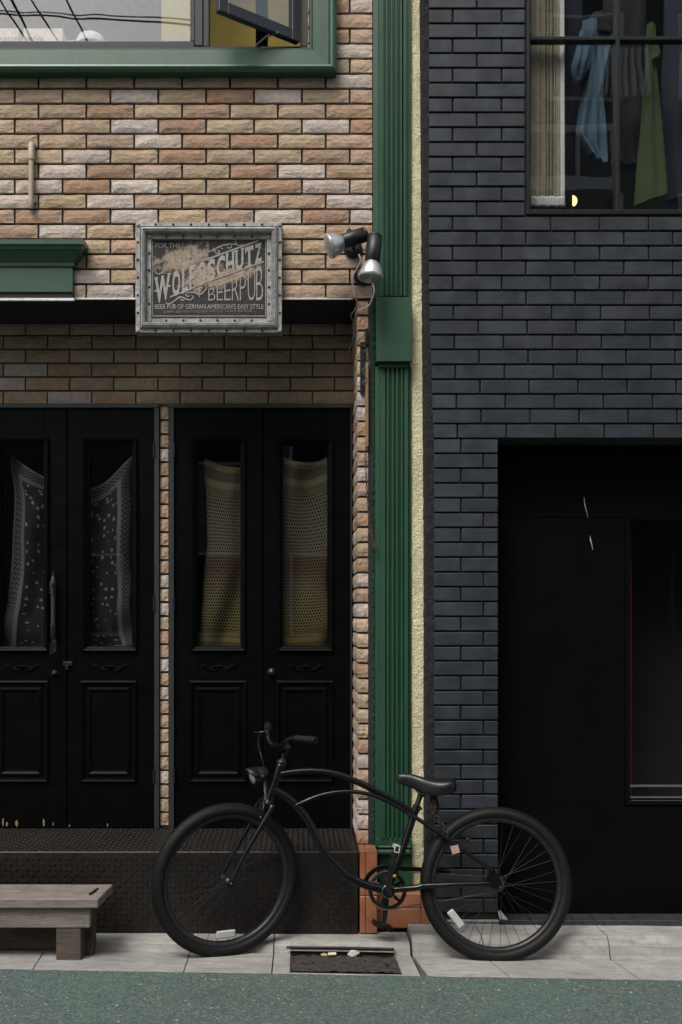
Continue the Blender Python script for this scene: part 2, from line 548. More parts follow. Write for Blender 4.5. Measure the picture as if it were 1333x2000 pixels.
t = NT('sign_board')
wm, nz = wear_mask(t)
p = t.pos()
n2 = t.noise(p, 70, 4, .7); n4 = t.noise(p, 14, 3, .6)
base = t.ramp(n2, [(.3, (.018, .018, .018)), (.75, (.055, .055, .055))])
base = t.mix(t.ramp(n4, [(.55, 0), (.75, .5)]), base, (.05, .035, .027, 1))
torn = t.ramp(n2, [(.30, (.07, .065, .062)), (.45, (.28, .23, .185)), (.62, (.38, .32, .265)), (.8, (.36, .34, .33))])
torn = t.mix(t.ramp(n4, [(.48, 0), (.68, .45)]), torn, (.34, .22, .11, 1))
M['sign_board'] = t.bsdf(t.mix(wm, base, torn), .75, 0, t.bump(n2, .3, .002), .3)
t = NT('sign_ink')
wm, nz = wear_mask(t)
n2 = t.noise(t.pos(), 90, 4, .7)
ink = t.ramp(n2, [(.25, (.21, .20, .18)), (.6, (.40, .385, .355))])
worn = t.ramp(n2, [(.25, (.20, .165, .14)), (.6, (.40, .34, .29))])
M['sign_ink'] = t.bsdf(t.mix(wm, ink, worn), .75, 0, None, .3)
t = NT('sign_ink_faint')
M['sign_ink_faint'] = t.bsdf((.17, .165, .15), .8)

# window glass: clear pane with mirror-like surface reflection
def glass(name, f0, tint=(1, 1, 1), rough=0.0, wav=.0):
    t = NT(name)
    tr = t.n('ShaderNodeBsdfTransparent'); tr.inputs[0].default_value = (*tint, 1)
    gl = t.n('ShaderNodeBsdfGlossy'); gl.inputs['Roughness'].default_value = rough
    lw = t.n('ShaderNodeLayerWeight'); lw.inputs[0].default_value = .5
    fac = t.math('ADD', t.math('MULTIPLY', t.math('POWER', lw.outputs['Facing'], 5.0), 1 - f0), f0)
    if wav:
        nb = t.bump(t.noise(t.pos(), 2.5, 2, .5), wav, .02)
        t.l(nb, gl.inputs['Normal'])
    mx = t.n('ShaderNodeMixShader')
    t.l(fac, mx.inputs[0]); t.l(tr.outputs[0], mx.inputs[1]); t.l(gl.outputs[0], mx.inputs[2])
    t.l(mx.outputs[0], t.out.inputs['Surface'])
    M[name] = t.m
glass('glass_upper', .15, (.97, .98, .99), .0, .02)
glass('glass_shop', .075, (.97, .975, .98), .0, .03)
glass('glass_lobby', .010, (.9, .9, .9), .01, .03)
glass('glass_door', .035, (.97, .97, .97), .005, .02)
t = NT('lens_glass')
M['lens_glass'] = t.bsdf((.40, .42, .43), .10, .3, None, .8)
t = NT('reflector_silver')
M['reflector_silver'] = t.bsdf((.62, .63, .64), .32, .75, t.bump(t.noise(t.pos(), 120, 3), .05, .002), .6)
t = NT('lamp_glow')
em = t.n('ShaderNodeEmission'); em.inputs[0].default_value = (1.0, .62, .25, 1); em.inputs[1].default_value = 1.6
t.l(em.outputs[0], t.out.inputs['Surface']); M['lamp_glow'] = t.m

# scarf cloths: woven net pattern in UV space
def scarf_mat(name, kind):
    t = NT(name)
    uv = t.sep(t.n('ShaderNodeUVMap').outputs[0])
    u, v = uv[0], uv[1]
    if kind == 'net':
        NV, NU = 70.0, 20.0
        row = t.math('MULTIPLY', v, NV)
        fr_ = t.math('FLOOR', row)
        odd = t.math('MULTIPLY', t.math('MODULO', fr_, 2.0), .5)
        cu = t.math('SUBTRACT', t.math('FRACT', t.math('ADD', t.math('MULTIPLY', u, NU), odd)), .5)
        cv = t.math('SUBTRACT', t.math('FRACT', row), .5)
        d = t.math('ADD', t.math('MULTIPLY', t.math('MULTIPLY', cu, cu), 7.0), t.math('MULTIPLY', t.math('MULTIPLY', cv, cv), 4.6))
        net = t.ramp(t.math('MULTIPLY', d, .5), [(.36, 0.0), (.56, 1.0)])
        zig = t.math('SINE', t.math('ADD', t.math('MULTIPLY', v, 420.0), t.math('MULTIPLY', t.math('PINGPONG', t.math('MULTIPLY', u, 14.0), .5), 9.0)))
        zg = t.ramp(zig, [(.2, .15), (.7, .8)])
        band = t.ramp(v, [(.0, 1), (.02, 1), (.03, 0), (.10, 0), (.105, 1), (.135, 1), (.14, .02), (.84, .02), (.845, 1), (.88, 1), (.89, 0), (.955, 0), (.96, 1), (1, 1)], 'CONSTANT')
        inmid = t.math('MULTIPLY', t.math('GREATER_THAN', v, .14), t.math('LESS_THAN', v, .845))
        pat = t.mix(inmid, zg, net)
        pat = t.math('MAXIMUM', pat, t.math('MULTIPLY', band, .9))
        colr = t.ramp(v, [(.0, (.40, .34, .13)), (.20, (.42, .35, .12)), (.36, (.44, .38, .20)), (.43, (.38, .32, .19)), (.48, (.29, .18, .11)), (.52, (.29, .18, .11)),
                          (.57, (.38, .34, .23)), (.80, (.41, .37, .24)), (.88, (.42, .38, .20)), (1.0, (.42, .36, .20))])
        c = t.mix(pat, (.004, .004, .004, 1), t.mix(1.0, colr, (.28, .28, .28, 1), 'MULTIPLY'))
    else:
        vo = t.n('ShaderNodeTexVoronoi')
        vec = t.scaled(t.n('ShaderNodeUVMap').outputs[0], (1.0, 2.6, 1))
        t.l(vec, vo.inputs['Vector']); vo.inputs['Scale'].default_value = 11.0; vo.inputs['Randomness'].default_value = .55
        # arched caps: a disc with its lower part bitten out
        sp = t.sep(vo.outputs['Position']); sv = t.sep(vec)
        dy = t.math('SUBTRACT', sv[1], sp[1])
        head = t.math('MULTIPLY', t.math('LESS_THAN', vo.outputs['Distance'], .30), t.math('GREATER_THAN', dy, -.008))
        low = t.math('LESS_THAN', t.noise(vec, 40, 3, .7), .42)
        bite = t.math('MULTIPLY', t.math('LESS_THAN', vo.outputs['Distance'], .34), t.math('MULTIPLY', low, .35))
        motif = t.math('MAXIMUM', head, bite)
        edge = t.math('MINIMUM', t.math('MINIMUM', u, t.math('SUBTRACT', 1.0, u)), t.math('MULTIPLY', t.math('MINIMUM', v, t.math('SUBTRACT', 1.0, v)), 2.4))
        zig = t.math('SINE', t.math('ADD', t.math('MULTIPLY', v, 330.0), t.math('MULTIPLY', t.math('PINGPONG', t.math('MULTIPLY', u, 16.0), .5), 9.0)))
        zg = t.ramp(zig, [(.35, .03), (.7, .6)])
        stripe = t.ramp(edge, [(.0, .5), (.03, 0), (.17, .55), (.24, 0), (.25, 0)], 'CONSTANT')
        inner = t.math('GREATER_THAN', edge, .26)
        pat = t.mix(inner, t.math('MAXIMUM', stripe, t.math('MULTIPLY', zg, t.math('LESS_THAN', edge, .17))), motif)
        c = t.mix(pat, (.010, .0105, .0115, 1), (.13, .14, .15, 1))
    wv = t.noise(t.pos(), 600, 2, .5)
    M[name] = t.bsdf(c, .95, 0, t.bump(wv, .3, .001), .2)
scarf_mat('scarf_net', 'net')
scarf_mat('scarf_skull', 'skull')

# ------------------------------------------------------------------ setting: road and gutter
YF = 5.06          # pub facade plane
YB = 5.00          # black building facade plane
YR = 5.50          # recessed brick wall behind the porch
YD = 5.44          # door face
YS = 4.908         # front of the steel step
ZS = .400          # top of the step
ZSOF = Z(583, YF)  # soffit

def gz(x): return -.0165 * (x + .36)      # the street falls slightly to the right

def road():
    b = MB()
    xs = [-60, -8] + [-3 + .03 * i for i in range(201)] + [8, 60]; ys = [-60, -12, 0, 3.2, 4.2, 4.33, 4.36]
    vv = []; fs = []
    for y in ys:
        for x in xs:
            crown = .03 * math.exp(-((y + 1) / 4.0) ** 2)
            yy = y + (noise.noise(Vector((x * 7, 1, 0))) * .006 + noise.noise(Vector((x * 31, 2, 0))) * .006 if y == 4.36 else 0)
            zz = {4.2: .010, 4.33: .0150, 4.36: .0135}.get(y, .004)
            vv.append((x, yy, gz(max(-8, min(8, x))) + zz + crown * (1 if y < 4 else 0)))
    n = len(xs)
    for j in range(len(ys) - 1):
        for i in range(n - 1):
            fs.append((j * n + i, j * n + i + 1, (j + 1) * n + i + 1, (j + 1) * n + i))
    # skirt under the kerb so nothing is open behind it
    b.add(vv, fs)
    b.add([(-60, 4.36, -.2), (60, 4.36, -.2), (60, 60, -.2), (-60, 60, -.2)], [(0, 1, 2, 3)])
    o = b.build('road', M['asphalt'])
    tag(o, 'worn green coated asphalt street along the kerb', 'road', kind='structure')
road()

gut = empty('gutter', (0, 4.7, 0))
tag(gut, 'pale concrete gutter and kerb running below both buildings', 'gutter', kind='structure')
def gutter_block(x0, x1, high, skew0=0.0, skew1=0.0, hole=None, wear=.004):
    """one cast block: kerb lip and sloping apron; profile (y, z) from the road edge to the wall"""
    if high:
        prof = [(4.352, -.16), (4.352, .012), (4.70, -.0255), (4.737, -.0295), (4.746, -.0480), (4.757, -.0280), (4.764, -.020), (4.776, .022), (4.786, .034), (4.808, .039), (4.978, .036), (4.978, -.16)]
    else:
        prof = [(4.352, -.16), (4.352, .0115), (4.70, -.0240), (4.737, -.0280), (4.746, -.0470), (4.757, -.0265), (4.761, -.022), (4.768, -.001), (4.780, .0055), (4.80, .007), (4.95, .007), (4.95, -.16)]
    n = len(prof)
    b = MB()
    g = .0025
    secs = []
    NX = max(2, int((x1 - x0) / .12))
    for i in range(NX + 1):
        f = i / NX
        row = []
        for (y, z) in prof:
            k = (4.80 - y) / .45                       # joints splay a little towards the road
            xx0 = x0 + g + skew0 * max(0, k); xx1 = x1 - g + skew1 * max(0, k)
            x = xx0 + (xx1 - xx0) * f
            dz = 0 if z < -.1 else (noise.noise(Vector((x * 2.3, y * 5, 3.1))) * .0035)
            dy = 0 if y in (4.95, 4.978) else noise.noise(Vector((x * 3.1, z * 8, 9.0))) * .004
            zz = z + gz(x) * (1 if y < 4.8 else (.35 if high else .35)) + dz
            row.append((x, y + dy - .004 * (1 if i in (0, NX) else 0) * 0, zz))
        secs.append(row)
    vv = [p for r in secs for p in r]
    fs = []
    for i in range(NX):
        for k in range(n - 1):
            xm = (secs[i][k][0] + secs[i + 1][k][0]) / 2
            if hole and hole[0] < xm < hole[1] and k in (2, 3, 4): continue
            fs.append((i * n + k, (i + 1) * n + k, (i + 1) * n + k + 1, i * n + k + 1))
    fs.append(tuple(range(n))); fs.append(tuple(NX * n + k for k in range(n)))
    b.add(vv, fs)
    o = b.build('kerb_block', M['concrete'], gut, (0, -4.7, 0))
    return o
joints = [-3.6, -2.9, -2.3, -1.70, X(90, 4.78), X(372, 4.76), X(535, 4.76)]
sk = [0, 0, 0, 0, .045, .012, 0]
for i in range(len(joints) - 1):
    gutter_block(joints[i], joints[i + 1], False, sk[i], sk[i + 1])

# block with the drain opening
DX0, DX1 = X(567, 4.62), X(775, 4.62)
DXL, DXR = X(535, 4.76), X(803, 4.76)
b = MB()
def strip(x0, x1, prof):
    NX = 8; n = len(prof)
    vv = []
    for i in range(NX + 1):
        x = x0 + (x1 - x0) * i / NX
        for y, z in prof:
            vv.append((x, y, z + gz(x) * (1 if y < 4.8 else .35) + (noise.noise(Vector((x * 2.3, y * 5, 3.1))) * .0035 if z > -.1 else 0)))
    fs = [(i * n + k, (i + 1) * n + k, (i + 1) * n + (k + 1) % n, i * n + (k + 1) % n) for i in range(NX) for k in range(n)]
    fs += [tuple(range(n)), tuple(NX * n + k for k in range(n))]
    b.add(vv, fs)
full = [(4.352, -.16), (4.352, .0115), (4.70, -.0240), (4.737, -.0280), (4.746, -.0470), (4.757, -.0265), (4.761, -.022), (4.768, -.001), (4.780, .0055), (4.80, .007), (4.95, .007), (4.95, -.16)]
strip(DXL + .003, DX0, full)
strip(DX1, DXR - .003, full)
strip(DX0, DX1, [(4.352, -.16), (4.352, .0115), (4.395, .007), (4.395, -.16)])
strip(DX0, DX1, [(4.735, .012), (4.727, -.010), (4.740, -.018), (4.77, -.012), (4.80, .006), (4.84, .008), (4.95, .008), (4.95, -.16), (4.80, -.16), (4.80, -.03), (4.76, -.022)])
b.build('drain_block', M['concrete'], gut, (0, -4.7, 0))
for (x0, x1, k0, k1) in [(X(805, 4.76), X(944, 4.76), .025, .05), (X(944, 4.76), X(1192, 4.76), .05, .01), (X(1192, 4.76), 2.1, .01, 0), (2.1, 2.8, 0, 0), (2.8, 3.8, 0, 0)]:
    gutter_block(x0, x1, True, k0, k1)

# drain cover with its own bars, silt and litter
dr = empty('drain_cover', ((DX0 + DX1) / 2, 4.56, -.02))
tag(dr, 'dirty black drain cover sunk in the gutter below the bicycle frame', 'drain')
L0 = dr.location
b = MB()
def dplane(y): return -.016 + (4.745 - y) * .065
NXB = 26
for i in range(NXB):
    x0 = DX0 + .004 + (DX1 - DX0 - .008) * i / NXB
    x1 = x0 + (DX1 - DX0) / NXB * .78
    vv = []
    for (x, y) in ((x0, 4.40), (x1, 4.40), (x1, 4.69), (x0, 4.69)):
        vv.append((x - L0.x, y - L0.y, dplane(y) + gz(x) + .004 + rnd.uniform(-.002, .002) - L0.z))
    vv += [(p[0], p[1], p[2] - .02) for p in vv]
    b.add(vv, [(0, 1, 2, 3), (0, 4, 5, 1), (1, 5, 6, 2), (2, 6, 7, 3), (3, 7, 4, 0)])
b.build('grate', M['rubber'], dr)
t = NT('silt')
p = t.pos(); n1 = t.noise(p, 45, 5, .7); n2 = t.noise(p, 160, 3, .7)
c = t.ramp(n1, [(.3, (.018, .017, .016)), (.55, (.055, .048, .042)), (.8, (.11, .085, .06))])
c = t.mix(t.ramp(n2, [(.64, 0), (.72, 1)]), c, (.22, .19, .16, 1))
M['silt'] = t.bsdf(c, .95, 0, t.bump(n1, 1.0, .01), .2)
b = MB()
b.grid(lambda u, v: (DX0 + .002 + (DX1 - DX0 - .004) * u - L0.x, 4.396 + .33 * v - L0.y,
       dplane(4.396 + .33 * v) + gz(DX0 + (DX1 - DX0) * u) + noise.noise(Vector((u * 14, v * 6, 1))) * .008 + (.0075 if v < .8 else -.02) - L0.z), 40, 20)
b.build('silt', M['silt'], dr)
b = MB()
b.box(DX0, DX1, 4.40, 4.80, -.16, -.06)
b.build('pit', M['room_dark'], dr, (-L0.x, -L0.y, -L0.z))
b = MB()
b.tube([(X(560, 4.73) - L0.x, 4.729 - L0.y, .0 - L0.z), ((X(670, 4.73)) - L0.x, 4.727 - L0.y, -.001 - L0.z), (X(770, 4.73) - L0.x, 4.729 - L0.y, -.008 - L0.z)], .006, 8)
b.build('rusty_lip', M['rust_dark'], dr)

def crumple(name, px, py, Y, r, m, label, cat, flat=.7, seed=1):
    x = X(px, Y); z = dplane(Y) + gz(x) + r * flat * .8
    bm = bmesh.new()
    bmesh.ops.create_icosphere(bm, subdivisions=3, radius=r)
    for v in bm.verts:
        k = 1 + .45 * noise.noise(v.co * (1.6 / r) * .9 + Vector((seed * 7.7, 0, 0))) + .2 * noise.noise(v.co * (4 / r) + Vector((seed, 3, 0)))
        v.co = Vector((v.co.x * k * 1.25, v.co.y * k, v.co.z * k * flat))
    me = bpy.data.meshes.new(name); bm.to_mesh(me); bm.free()
    me.materials.append(M[m])
    o = link(name, me, None, (x, Y, z + .004))
    tag(o, label, cat)
crumple('crumpled_tissue', 691, 1866, 4.655, .018, 'litter_paper', 'crumpled greyish white tissue lying on the drain cover', 'litter', .8, 3)
crumple('dead_leaf', 634, 1864, 4.66, .012, 'litter_leaf', 'curled tan leaf at the back of the drain cover', 'litter', .5, 5)
b = MB(); b.tube([(-.018, 0, 0), (.018, .003, .001)], .007, 10, smooth=True)
o = b.build('cigarette_butt', M['card_cream'], None, (X(649, 4.66), 4.655, dplane(4.66) + gz(.15) + .012))
tag(o, 'pale cigarette butt beside the tan leaf on the drain', 'litter')

# ------------------------------------------------------------------ the pub (brown brick building)
pub = empty('brick_pub', (-1.2, YF, 0))
tag(pub, 'pub building clad in tan and cream split-face brick with black double doors', 'building')
PO = (1.2, -YF, 0)
def part(b, name, m, parent=None, root=None, off=None):
    o = b.build(name, M[m] if isinstance(m, str) else m, parent or root)
    return o
def pubp(b, name, m, parent=None):
    p = parent or pub
    if p is pub: return b.build(name, M[m], p, PO)
    return b.build(name, M[m], p)

WX1, WZ0 = X(600, YF), Z(97, YF)        # upper window opening: right edge, bottom edge
ZTOP = 7.2
XL = -3.6
PX1 = X(728.5, YF)                       # right end of the upper brick
YM = YF + .020                           # mortar face
b = MB()
b.box(XL, PX1, YM, YR + .1, ZSOF + .004, WZ0)
b.box(WX1, PX1, YM, YR + .1, WZ0, ZTOP)
b.box(XL, WX1, YM, YR + .1, 5.6, ZTOP)
b.box(XL, XL + .7, YM, YR + .1, WZ0, 5.6)
upper = pubp(b, 'upper_wall', 'mortar')
b = MB()
b.box(XL, PX1 - .002, YR + .014, YR + .1, 0, ZSOF + .003)
# door openings are closed by the leaves standing in front of this wall; cut them out
b = MB()
D1L, D1R = XL + .3, X(312, YD)
D2L, D2R = X(331, YD), X(688, YD)
ZDT = Z(789, YD)
b.box(XL, PX1 - .002, YR + .014, YR + .1, ZDT, ZSOF + .003)
b.box(D1R, D2L, YR - .045, YR + .1, ZS, ZDT)
b.box(XL, D1L, YR + .014, YR + .1, 0, ZDT)
b.box(D2R, PX1, YR + .014, YR + .1, 0, ZDT)
recess = pubp(b, 'porch_wall', 'mortar')
b = MB(); b.box(XL, X(694, YF), YF + .03, YR + .014, ZSOF, ZSOF + .0035)
pubp(b, 'soffit', 'soffit_black')
b = MB(); b.box(XL, X(145, 5.03), 5.03, 5.046, Z(586.5, 5.03), Z(582, 5.03))
pubp(b, 'light_strip', 'white_trim')
b = MB(); b.box(X(146, YF), X(690, YF), YF + .004, YF + .012, ZSOF - .003, ZSOF + .006)
pubp(b, 'edge_trim', 'steel_trim')
# enclosing shell behind: ground floor room and upstairs room
b = MB()
b.box(XL, XL + .1, YR + .1, 9, 0, ZTOP); b.box(PX1 - .1, PX1, YR + .1, 9, 0, ZTOP); b.box(XL, PX1, 9, 9.1, 0, ZTOP)
b.box(XL, PX1, YM, 9.1, ZTOP, ZTOP + .1); b.box(XL + .1, PX1 - .1, YR + .1, 9, ZSOF - .1, ZSOF + .02); b.box(XL, PX1, YR + .1, 9, .0, .02)
pubp(b, 'shell', 'room_dark')

BR = {'Y': (.425, .325, .226), 'T': (.415, .305, .226), 'W': (.490, .415, .370), 'R': (.365, .235, .166), 'O': (.395, .272, .190)}
def jit(c, a=.09):
    k = 1 + rnd.uniform(-a, a)
    return tuple(max(0, v * k * (1 + rnd.uniform(-.02, .02))) for v in c)

_bm = {}
def brick_mesh(L, H, D, var, rough=True):
    key = (round(L, 3), round(H, 3), round(D, 3), var, rough)
    if key in _bm: return _bm[key]
    b = MB()
    nu = max(2, min(7, int(L / .03))); nv = 3
    def fr(u, v):
        x = (u - .5) * L; z = (v - .5) * H
        d = noise.noise(Vector((x * 11 + var * 13.1, z * 22, var * 3.7))) * .0032
        ed = 0.0
        if u in (0, 1) or v in (0, 1):
            ed = .0045
            x += noise.noise(Vector((z * 30, var, 4 + u))) * .0016 if u in (0, 1) else 0
            z += noise.noise(Vector((x * 18, var, 8 + v))) * .0018 if v in (0, 1) else 0
        return (x, d + ed, z)
    g = [[fr(i / nu, j / nv) for i in range(nu + 1)] for j in range(nv + 1)]
    vv = [p for r in g for p in r]
    W1 = nu + 1
    fs = [(j * W1 + i, j * W1 + i + 1, (j + 1) * W1 + i + 1, (j + 1) * W1 + i) for j in range(nv) for i in range(nu)]
    loop = [i for i in range(nu + 1)] + [j * W1 + nu for j in range(1, nv + 1)] + [nv * W1 + i for i in range(nu - 1, -1, -1)] + [j * W1 for j in range(nv - 1, 0, -1)]
    base = len(vv)
    for k in loop: vv.append((vv[k][0], D, vv[k][2]))
    m = len(loop)
    for k in range(m):
        fs.append((loop[k], loop[(k + 1) % m], base + (k + 1) % m, base + k))
    b.add(vv, fs, False)
    me = b.mesh('brick'); me.materials.append(M['brick'])
    _bm[key] = me
    return me
PITCH, JH, JV = 29.39, 4.9, 4.2      # in facade pixels
def put_brick(parent, x0, x1, z0, z1, y, code, D=.022):
    L, H = x1 - x0, z1 - z0
    if L < .012: return
    me = brick_mesh(L, H, D, rnd.randrange(6))
    o = link('brick', me, parent, (0, 0, 0))
    o.location = Vector(((x0 + x1) / 2, y, (z0 + z1) / 2)) - Vector((pub.location.x, pub.location.y, 0))
    o.rotation_euler = (rnd.uniform(-.008, .008), 0, rnd.uniform(-.006, .006))
    o.color = (*jit(BR[code]), 1)
    return o
for pr in (upper, recess):
    pr.location = (0, 0, 0)
    for v in pr.data.vertices: v.co = v.co + Vector(PO)

rowsU = {0: 'YTYYYOTW', 1: 'TTYWYRWYY', 2: 'YTRYOYTO', 3: 'YTYWRYYWR', 4: 'YYTWORYT', 5: 'YYWYRTYOT', 6: 'TWRTYRWO', 7: 'WWRWYYRWY',
         8: 'WYWTYRYW', 9: 'TORWYTWRW', 10: 'OWYYTYYO', 11: 'YOYOYTYYT', 12: 'OOTYYWYT', 13: 'TTWYYOYOY', 14: 'OYWWYTTO',
         -1: 'YYYYYYYYY', -2: 'YYYYYYYW', -3: 'YYYYYYYOT', -4: 'YYYYYYYT', -5: 'YYYYYYYOW', -6: 'YYYYYYYT', -7: 'YYYYYYYWO'}
for r in range(-7, 15):
    yb = 172.2 + PITCH * r             # lower joint of this row
    z1 = Z(yb - PITCH + JH / 2, YF); z0 = Z(yb - JH / 2, YF)
    js = [75 + 93.6 * k for k in range(-2, 7)] if r % 2 == 0 else [28.5 + 93.6 * k for k in range(-2, 8)]
    edges = [js[0]] + js[1:] + [729.5]
    codes = rowsU[r]
    for i in range(len(edges) - 1):
        a0, a1 = edges[i] + JV / 2, edges[i + 1] - JV / 2
        ci = i - 1
        code = codes[ci] if 0 <= ci < len(codes) else rnd.choice('YYTWO')
        if r < 0:
            if a1 < 600: continue
            a0 = max(a0, 602)
        put_brick(upper, X(a0, YF), X(a1, YF), z0, z1, YF, code)

# porch wall above the doors
rowsR = ['TTTTOTTTTT', 'TOOTOTTOOT', 'TYOYTWOYTTT', 'YYWOOTYTYTO', 'YWOTTOTTYOT', 'OYYWOYTYYYT']
PR = PITCH * YF / YR
for r in range(6):
    yb = 654.8 + PR * r
    z1 = Z(yb - PR + 2, YR); z0 = Z(yb - 2, YR)
    z1 = min(z1, ZSOF - .002)
    off = 49.5 if r % 2 == 0 else 6.3
    js = [off + 86.35 * k for k in range(-2, 9)]
    for i in range(len(js) - 1):
        a0, a1 = js[i] + 1.6, min(js[i + 1] - 1.6, 690)
        if a1 - a0 < 4: continue
        put_brick(recess, X(a0, YR), X(a1, YR), z0, z1, YR, rowsR[r][i % len(rowsR[r])])
# brick strip between the two double doors
seq = 'YYOWOYROOOOOWYWYOOWOWOTYYYWYYO'
n = len(seq)
ym = YR - .06
for i, ccode in enumerate(seq):
    y0 = 793 + (1614 - 793) * i / n; y1 = 793 + (1614 - 793) * (i + 1) / n
    put_brick(recess, X(313.5, ym), X(329, ym), Z(y1 - 2.2, ym), Z(y0 + 2.2, ym), ym, ccode)
# jamb on the right of the porch: corner bricks returning into the porch
jb = MB()
JX0, JX1 = X(697.5, YF), X(719.5, YF)
jb.box(JX0 + .013, X(722, YF), YM, YR + .013, .30, ZSOF + .003)
jamb = pubp(jb, 'jamb', 'mortar')
jamb.location = (0, 0, 0)
for v in jamb.data.vertices: v.co = v.co + Vector(PO)
seqJ = 'OOOYYWWWOYTWTTOYYOWOWYYYRYYYYOWTYWWOOYY'
PJ = (1650 - 586) / 36.0
for i in range(36):
    y0 = 586 + PJ * i; y1 = y0 + PJ
    z1 = Z(y0 + 2.2, YF); z0 = Z(y1 - 2.2, YF)
    if z0 < ZS: z0 = ZS + .002
    b = MB()
    dl = .215 if i % 2 == 0 else .10
    H = z1 - z0; zc = (z0 + z1) / 2
    var = rnd.random() * 50
    # L-shaped: front strip and long return, both with uneven faces
    def outer(u, v):
        w = noise.noise(Vector((u * 9 + var, v * 2.5, 1))) * .004
        zz = z0 + H * v
        edge = .004 if v in (0, 1) else 0
        if u < .6:                      # return face (faces left)
            yy = YF + dl - (dl) * (u / .6)
            return (JX0 + w + edge, yy + (.0035 if u > .55 else 0), zz)
        k = (u - .6) / .4
        return (JX0 + .003 + (JX1 - JX0 - .003) * k, YF + w + edge, zz)
    nu, nv = 10, 3
    vv = [outer(i2 / nu, j2 / nv) for j2 in range(nv + 1) for i2 in range(nu + 1)]
    W1 = nu + 1
    fs = [(j2 * W1 + i2, j2 * W1 + i2 + 1, (j2 + 1) * W1 + i2 + 1, (j2 + 1) * W1 + i2) for j2 in range(nv) for i2 in range(nu)]
    loop = [i2 for i2 in range(nu + 1)] + [j2 * W1 + nu for j2 in range(1, nv + 1)] + [nv * W1 + i2 for i2 in range(nu - 1, -1, -1)] + [j2 * W1 for j2 in range(nv - 1, 0, -1)]
    base = len(vv)
    for k in loop:
        p = vv[k]; vv.append((max(p[0], JX0 + .014) , max(p[1], YF + .016), p[2]))
    m = len(loop)
    for k in range(m): fs.append((loop[k], loop[(k + 1) % m], base + (k + 1) % m, base + k))
    vv = [(p[0] - JX0, p[1] - YF, p[2] - zc) for p in vv]
    b.add(vv, fs)
    o = b.build('brick', M['brick'], jamb, (JX0 - pub.location.x, 0, zc))
    o.color = (*jit(BR[seqJ[i]]), 1)
    # rest of the course on the return
    b2 = MB()
    L = (YR - .002) - (YF + dl + .010)
    b2.grid(lambda u, v: ((.004 if (u in (0, 1) or v in (0, 1)) else 0) + noise.noise(Vector((u * 7 + var, v * 2.5, 6))) * .004, (u - .5) * L, (v - .5) * H), 7, 3, False)
    nb = len(b2.v)
    b2.box(.0045, .014, -L / 2, L / 2, -H / 2, H / 2)
    o = b2.build('brick', M['brick'], jamb, (JX0 - pub.location.x, (YF + dl + .010 + L / 2) - pub.location.y, zc))
    o.color = (*jit(BR[rnd.choice('YTWOTY')]), 1)

# ---- upper window with green surround
b = MB()
x1 = X(657, YF); z0 = Z(152, YF)
prof = [(0, YF + .02), (0, YF - .055), (.008, YF - .068), (.020, YF - .072), (.030, YF - .068), (.036, YF - .058), (.040, YF - .048), (.115, YF - .043), (.122, YF - .028), (.131, YF - .028), (.138, YF + .03)]
b.ring_frame(-3.2, x1, z0, 5.9, prof)
sur = pubp(b, 'window_surround', 'green_paint')
YW = YF + .03
b = MB()
ix1 = x1 - .138; iz0 = z0 + .138
# fixed light frame, meeting stile, opening frame
b.box(-3.05, ix1, YW - .01, YW + .06, iz0 - .01, iz0 + .030, .003)
b.box(-3.05, X(380, YW), YW - .004, YW + .05, iz0 + .030, iz0 + .060, .003)
b.box(X(381, YW), X(397, YW), YW - .014, YW + .06, iz0 + .0305, 5.8, .003)
b.box(X(397.5, YW), X(409, YW), YW - .008, YW + .06, iz0 + .0305, 5.8, .003)
b.box(X(587, YW), ix1 + .01, YW - .008, YW + .06, iz0 + .0305, 5.8, .003)
b.box(X(372, YW), X(380.5, YW), YW - .002, YW + .05, iz0 + .061, 5.8, .002)
win = pubp(b, 'window', 'window_slate')
win.location = (0, 0, 0)
for v in win.data.vertices: v.co = v.co + Vector(PO)
def pubc(b, name, m, parent):
    b.v = [tuple(Vector(p) + Vector(PO)) for p in b.v]
    return b.build(name, M[m], parent)
b = MB(); b.box(-3.0, X(373, YW), YW + .02, YW + .026, iz0 + .055, 5.6)
pubc(b, 'pane', 'glass_upper', win)
# open casement hinged on the right
hx, hy = X(583, YW), YW - .018
fx, fy = X(425, 4.80), 4.80
ang = math.atan2(fy - hy, fx - hx)
wS = math.hypot(fx - hx, fy - hy)
zc0 = Z(86, hy); zc1 = 5.55
b = MB()
s_ = .048
b.box(0, s_, -.018, .018, zc0, zc1, .003); b.box(wS - s_, wS, -.018, .018, zc0, zc1, .003)
b.box(s_, wS - s_, -.018, .018, zc0, zc0 + .055, .003); b.box(s_, wS - s_, -.018, .018, zc1 - .05, zc1, .003)
Mx = Matrix.Translation((hx, hy, 0)) @ Matrix.Rotation(ang, 4, 'Z')
b.xf(Mx)
cas = pubp(b, 'casement', 'window_slate')
cas.location = (0, 0, 0)
for v in cas.data.vertices: v.co = v.co + Vector(PO)
b = MB(); b.box(s_ - .005, wS - s_ + .005, -.003, .003, zc0 + .05, zc1 - .045); b.xf(Mx)
pubc(b, 'pane', 'glass_upper', cas)
b = MB(); b.tube([(X(497, YW), YW + .01, iz0 + .034), (X(520, 5.0), YW - .08, iz0 + .036), (X(545, 4.98), YW - .115, iz0 + .038)], .005, 8)
pubc(b, 'stay', 'wire_steel', cas)
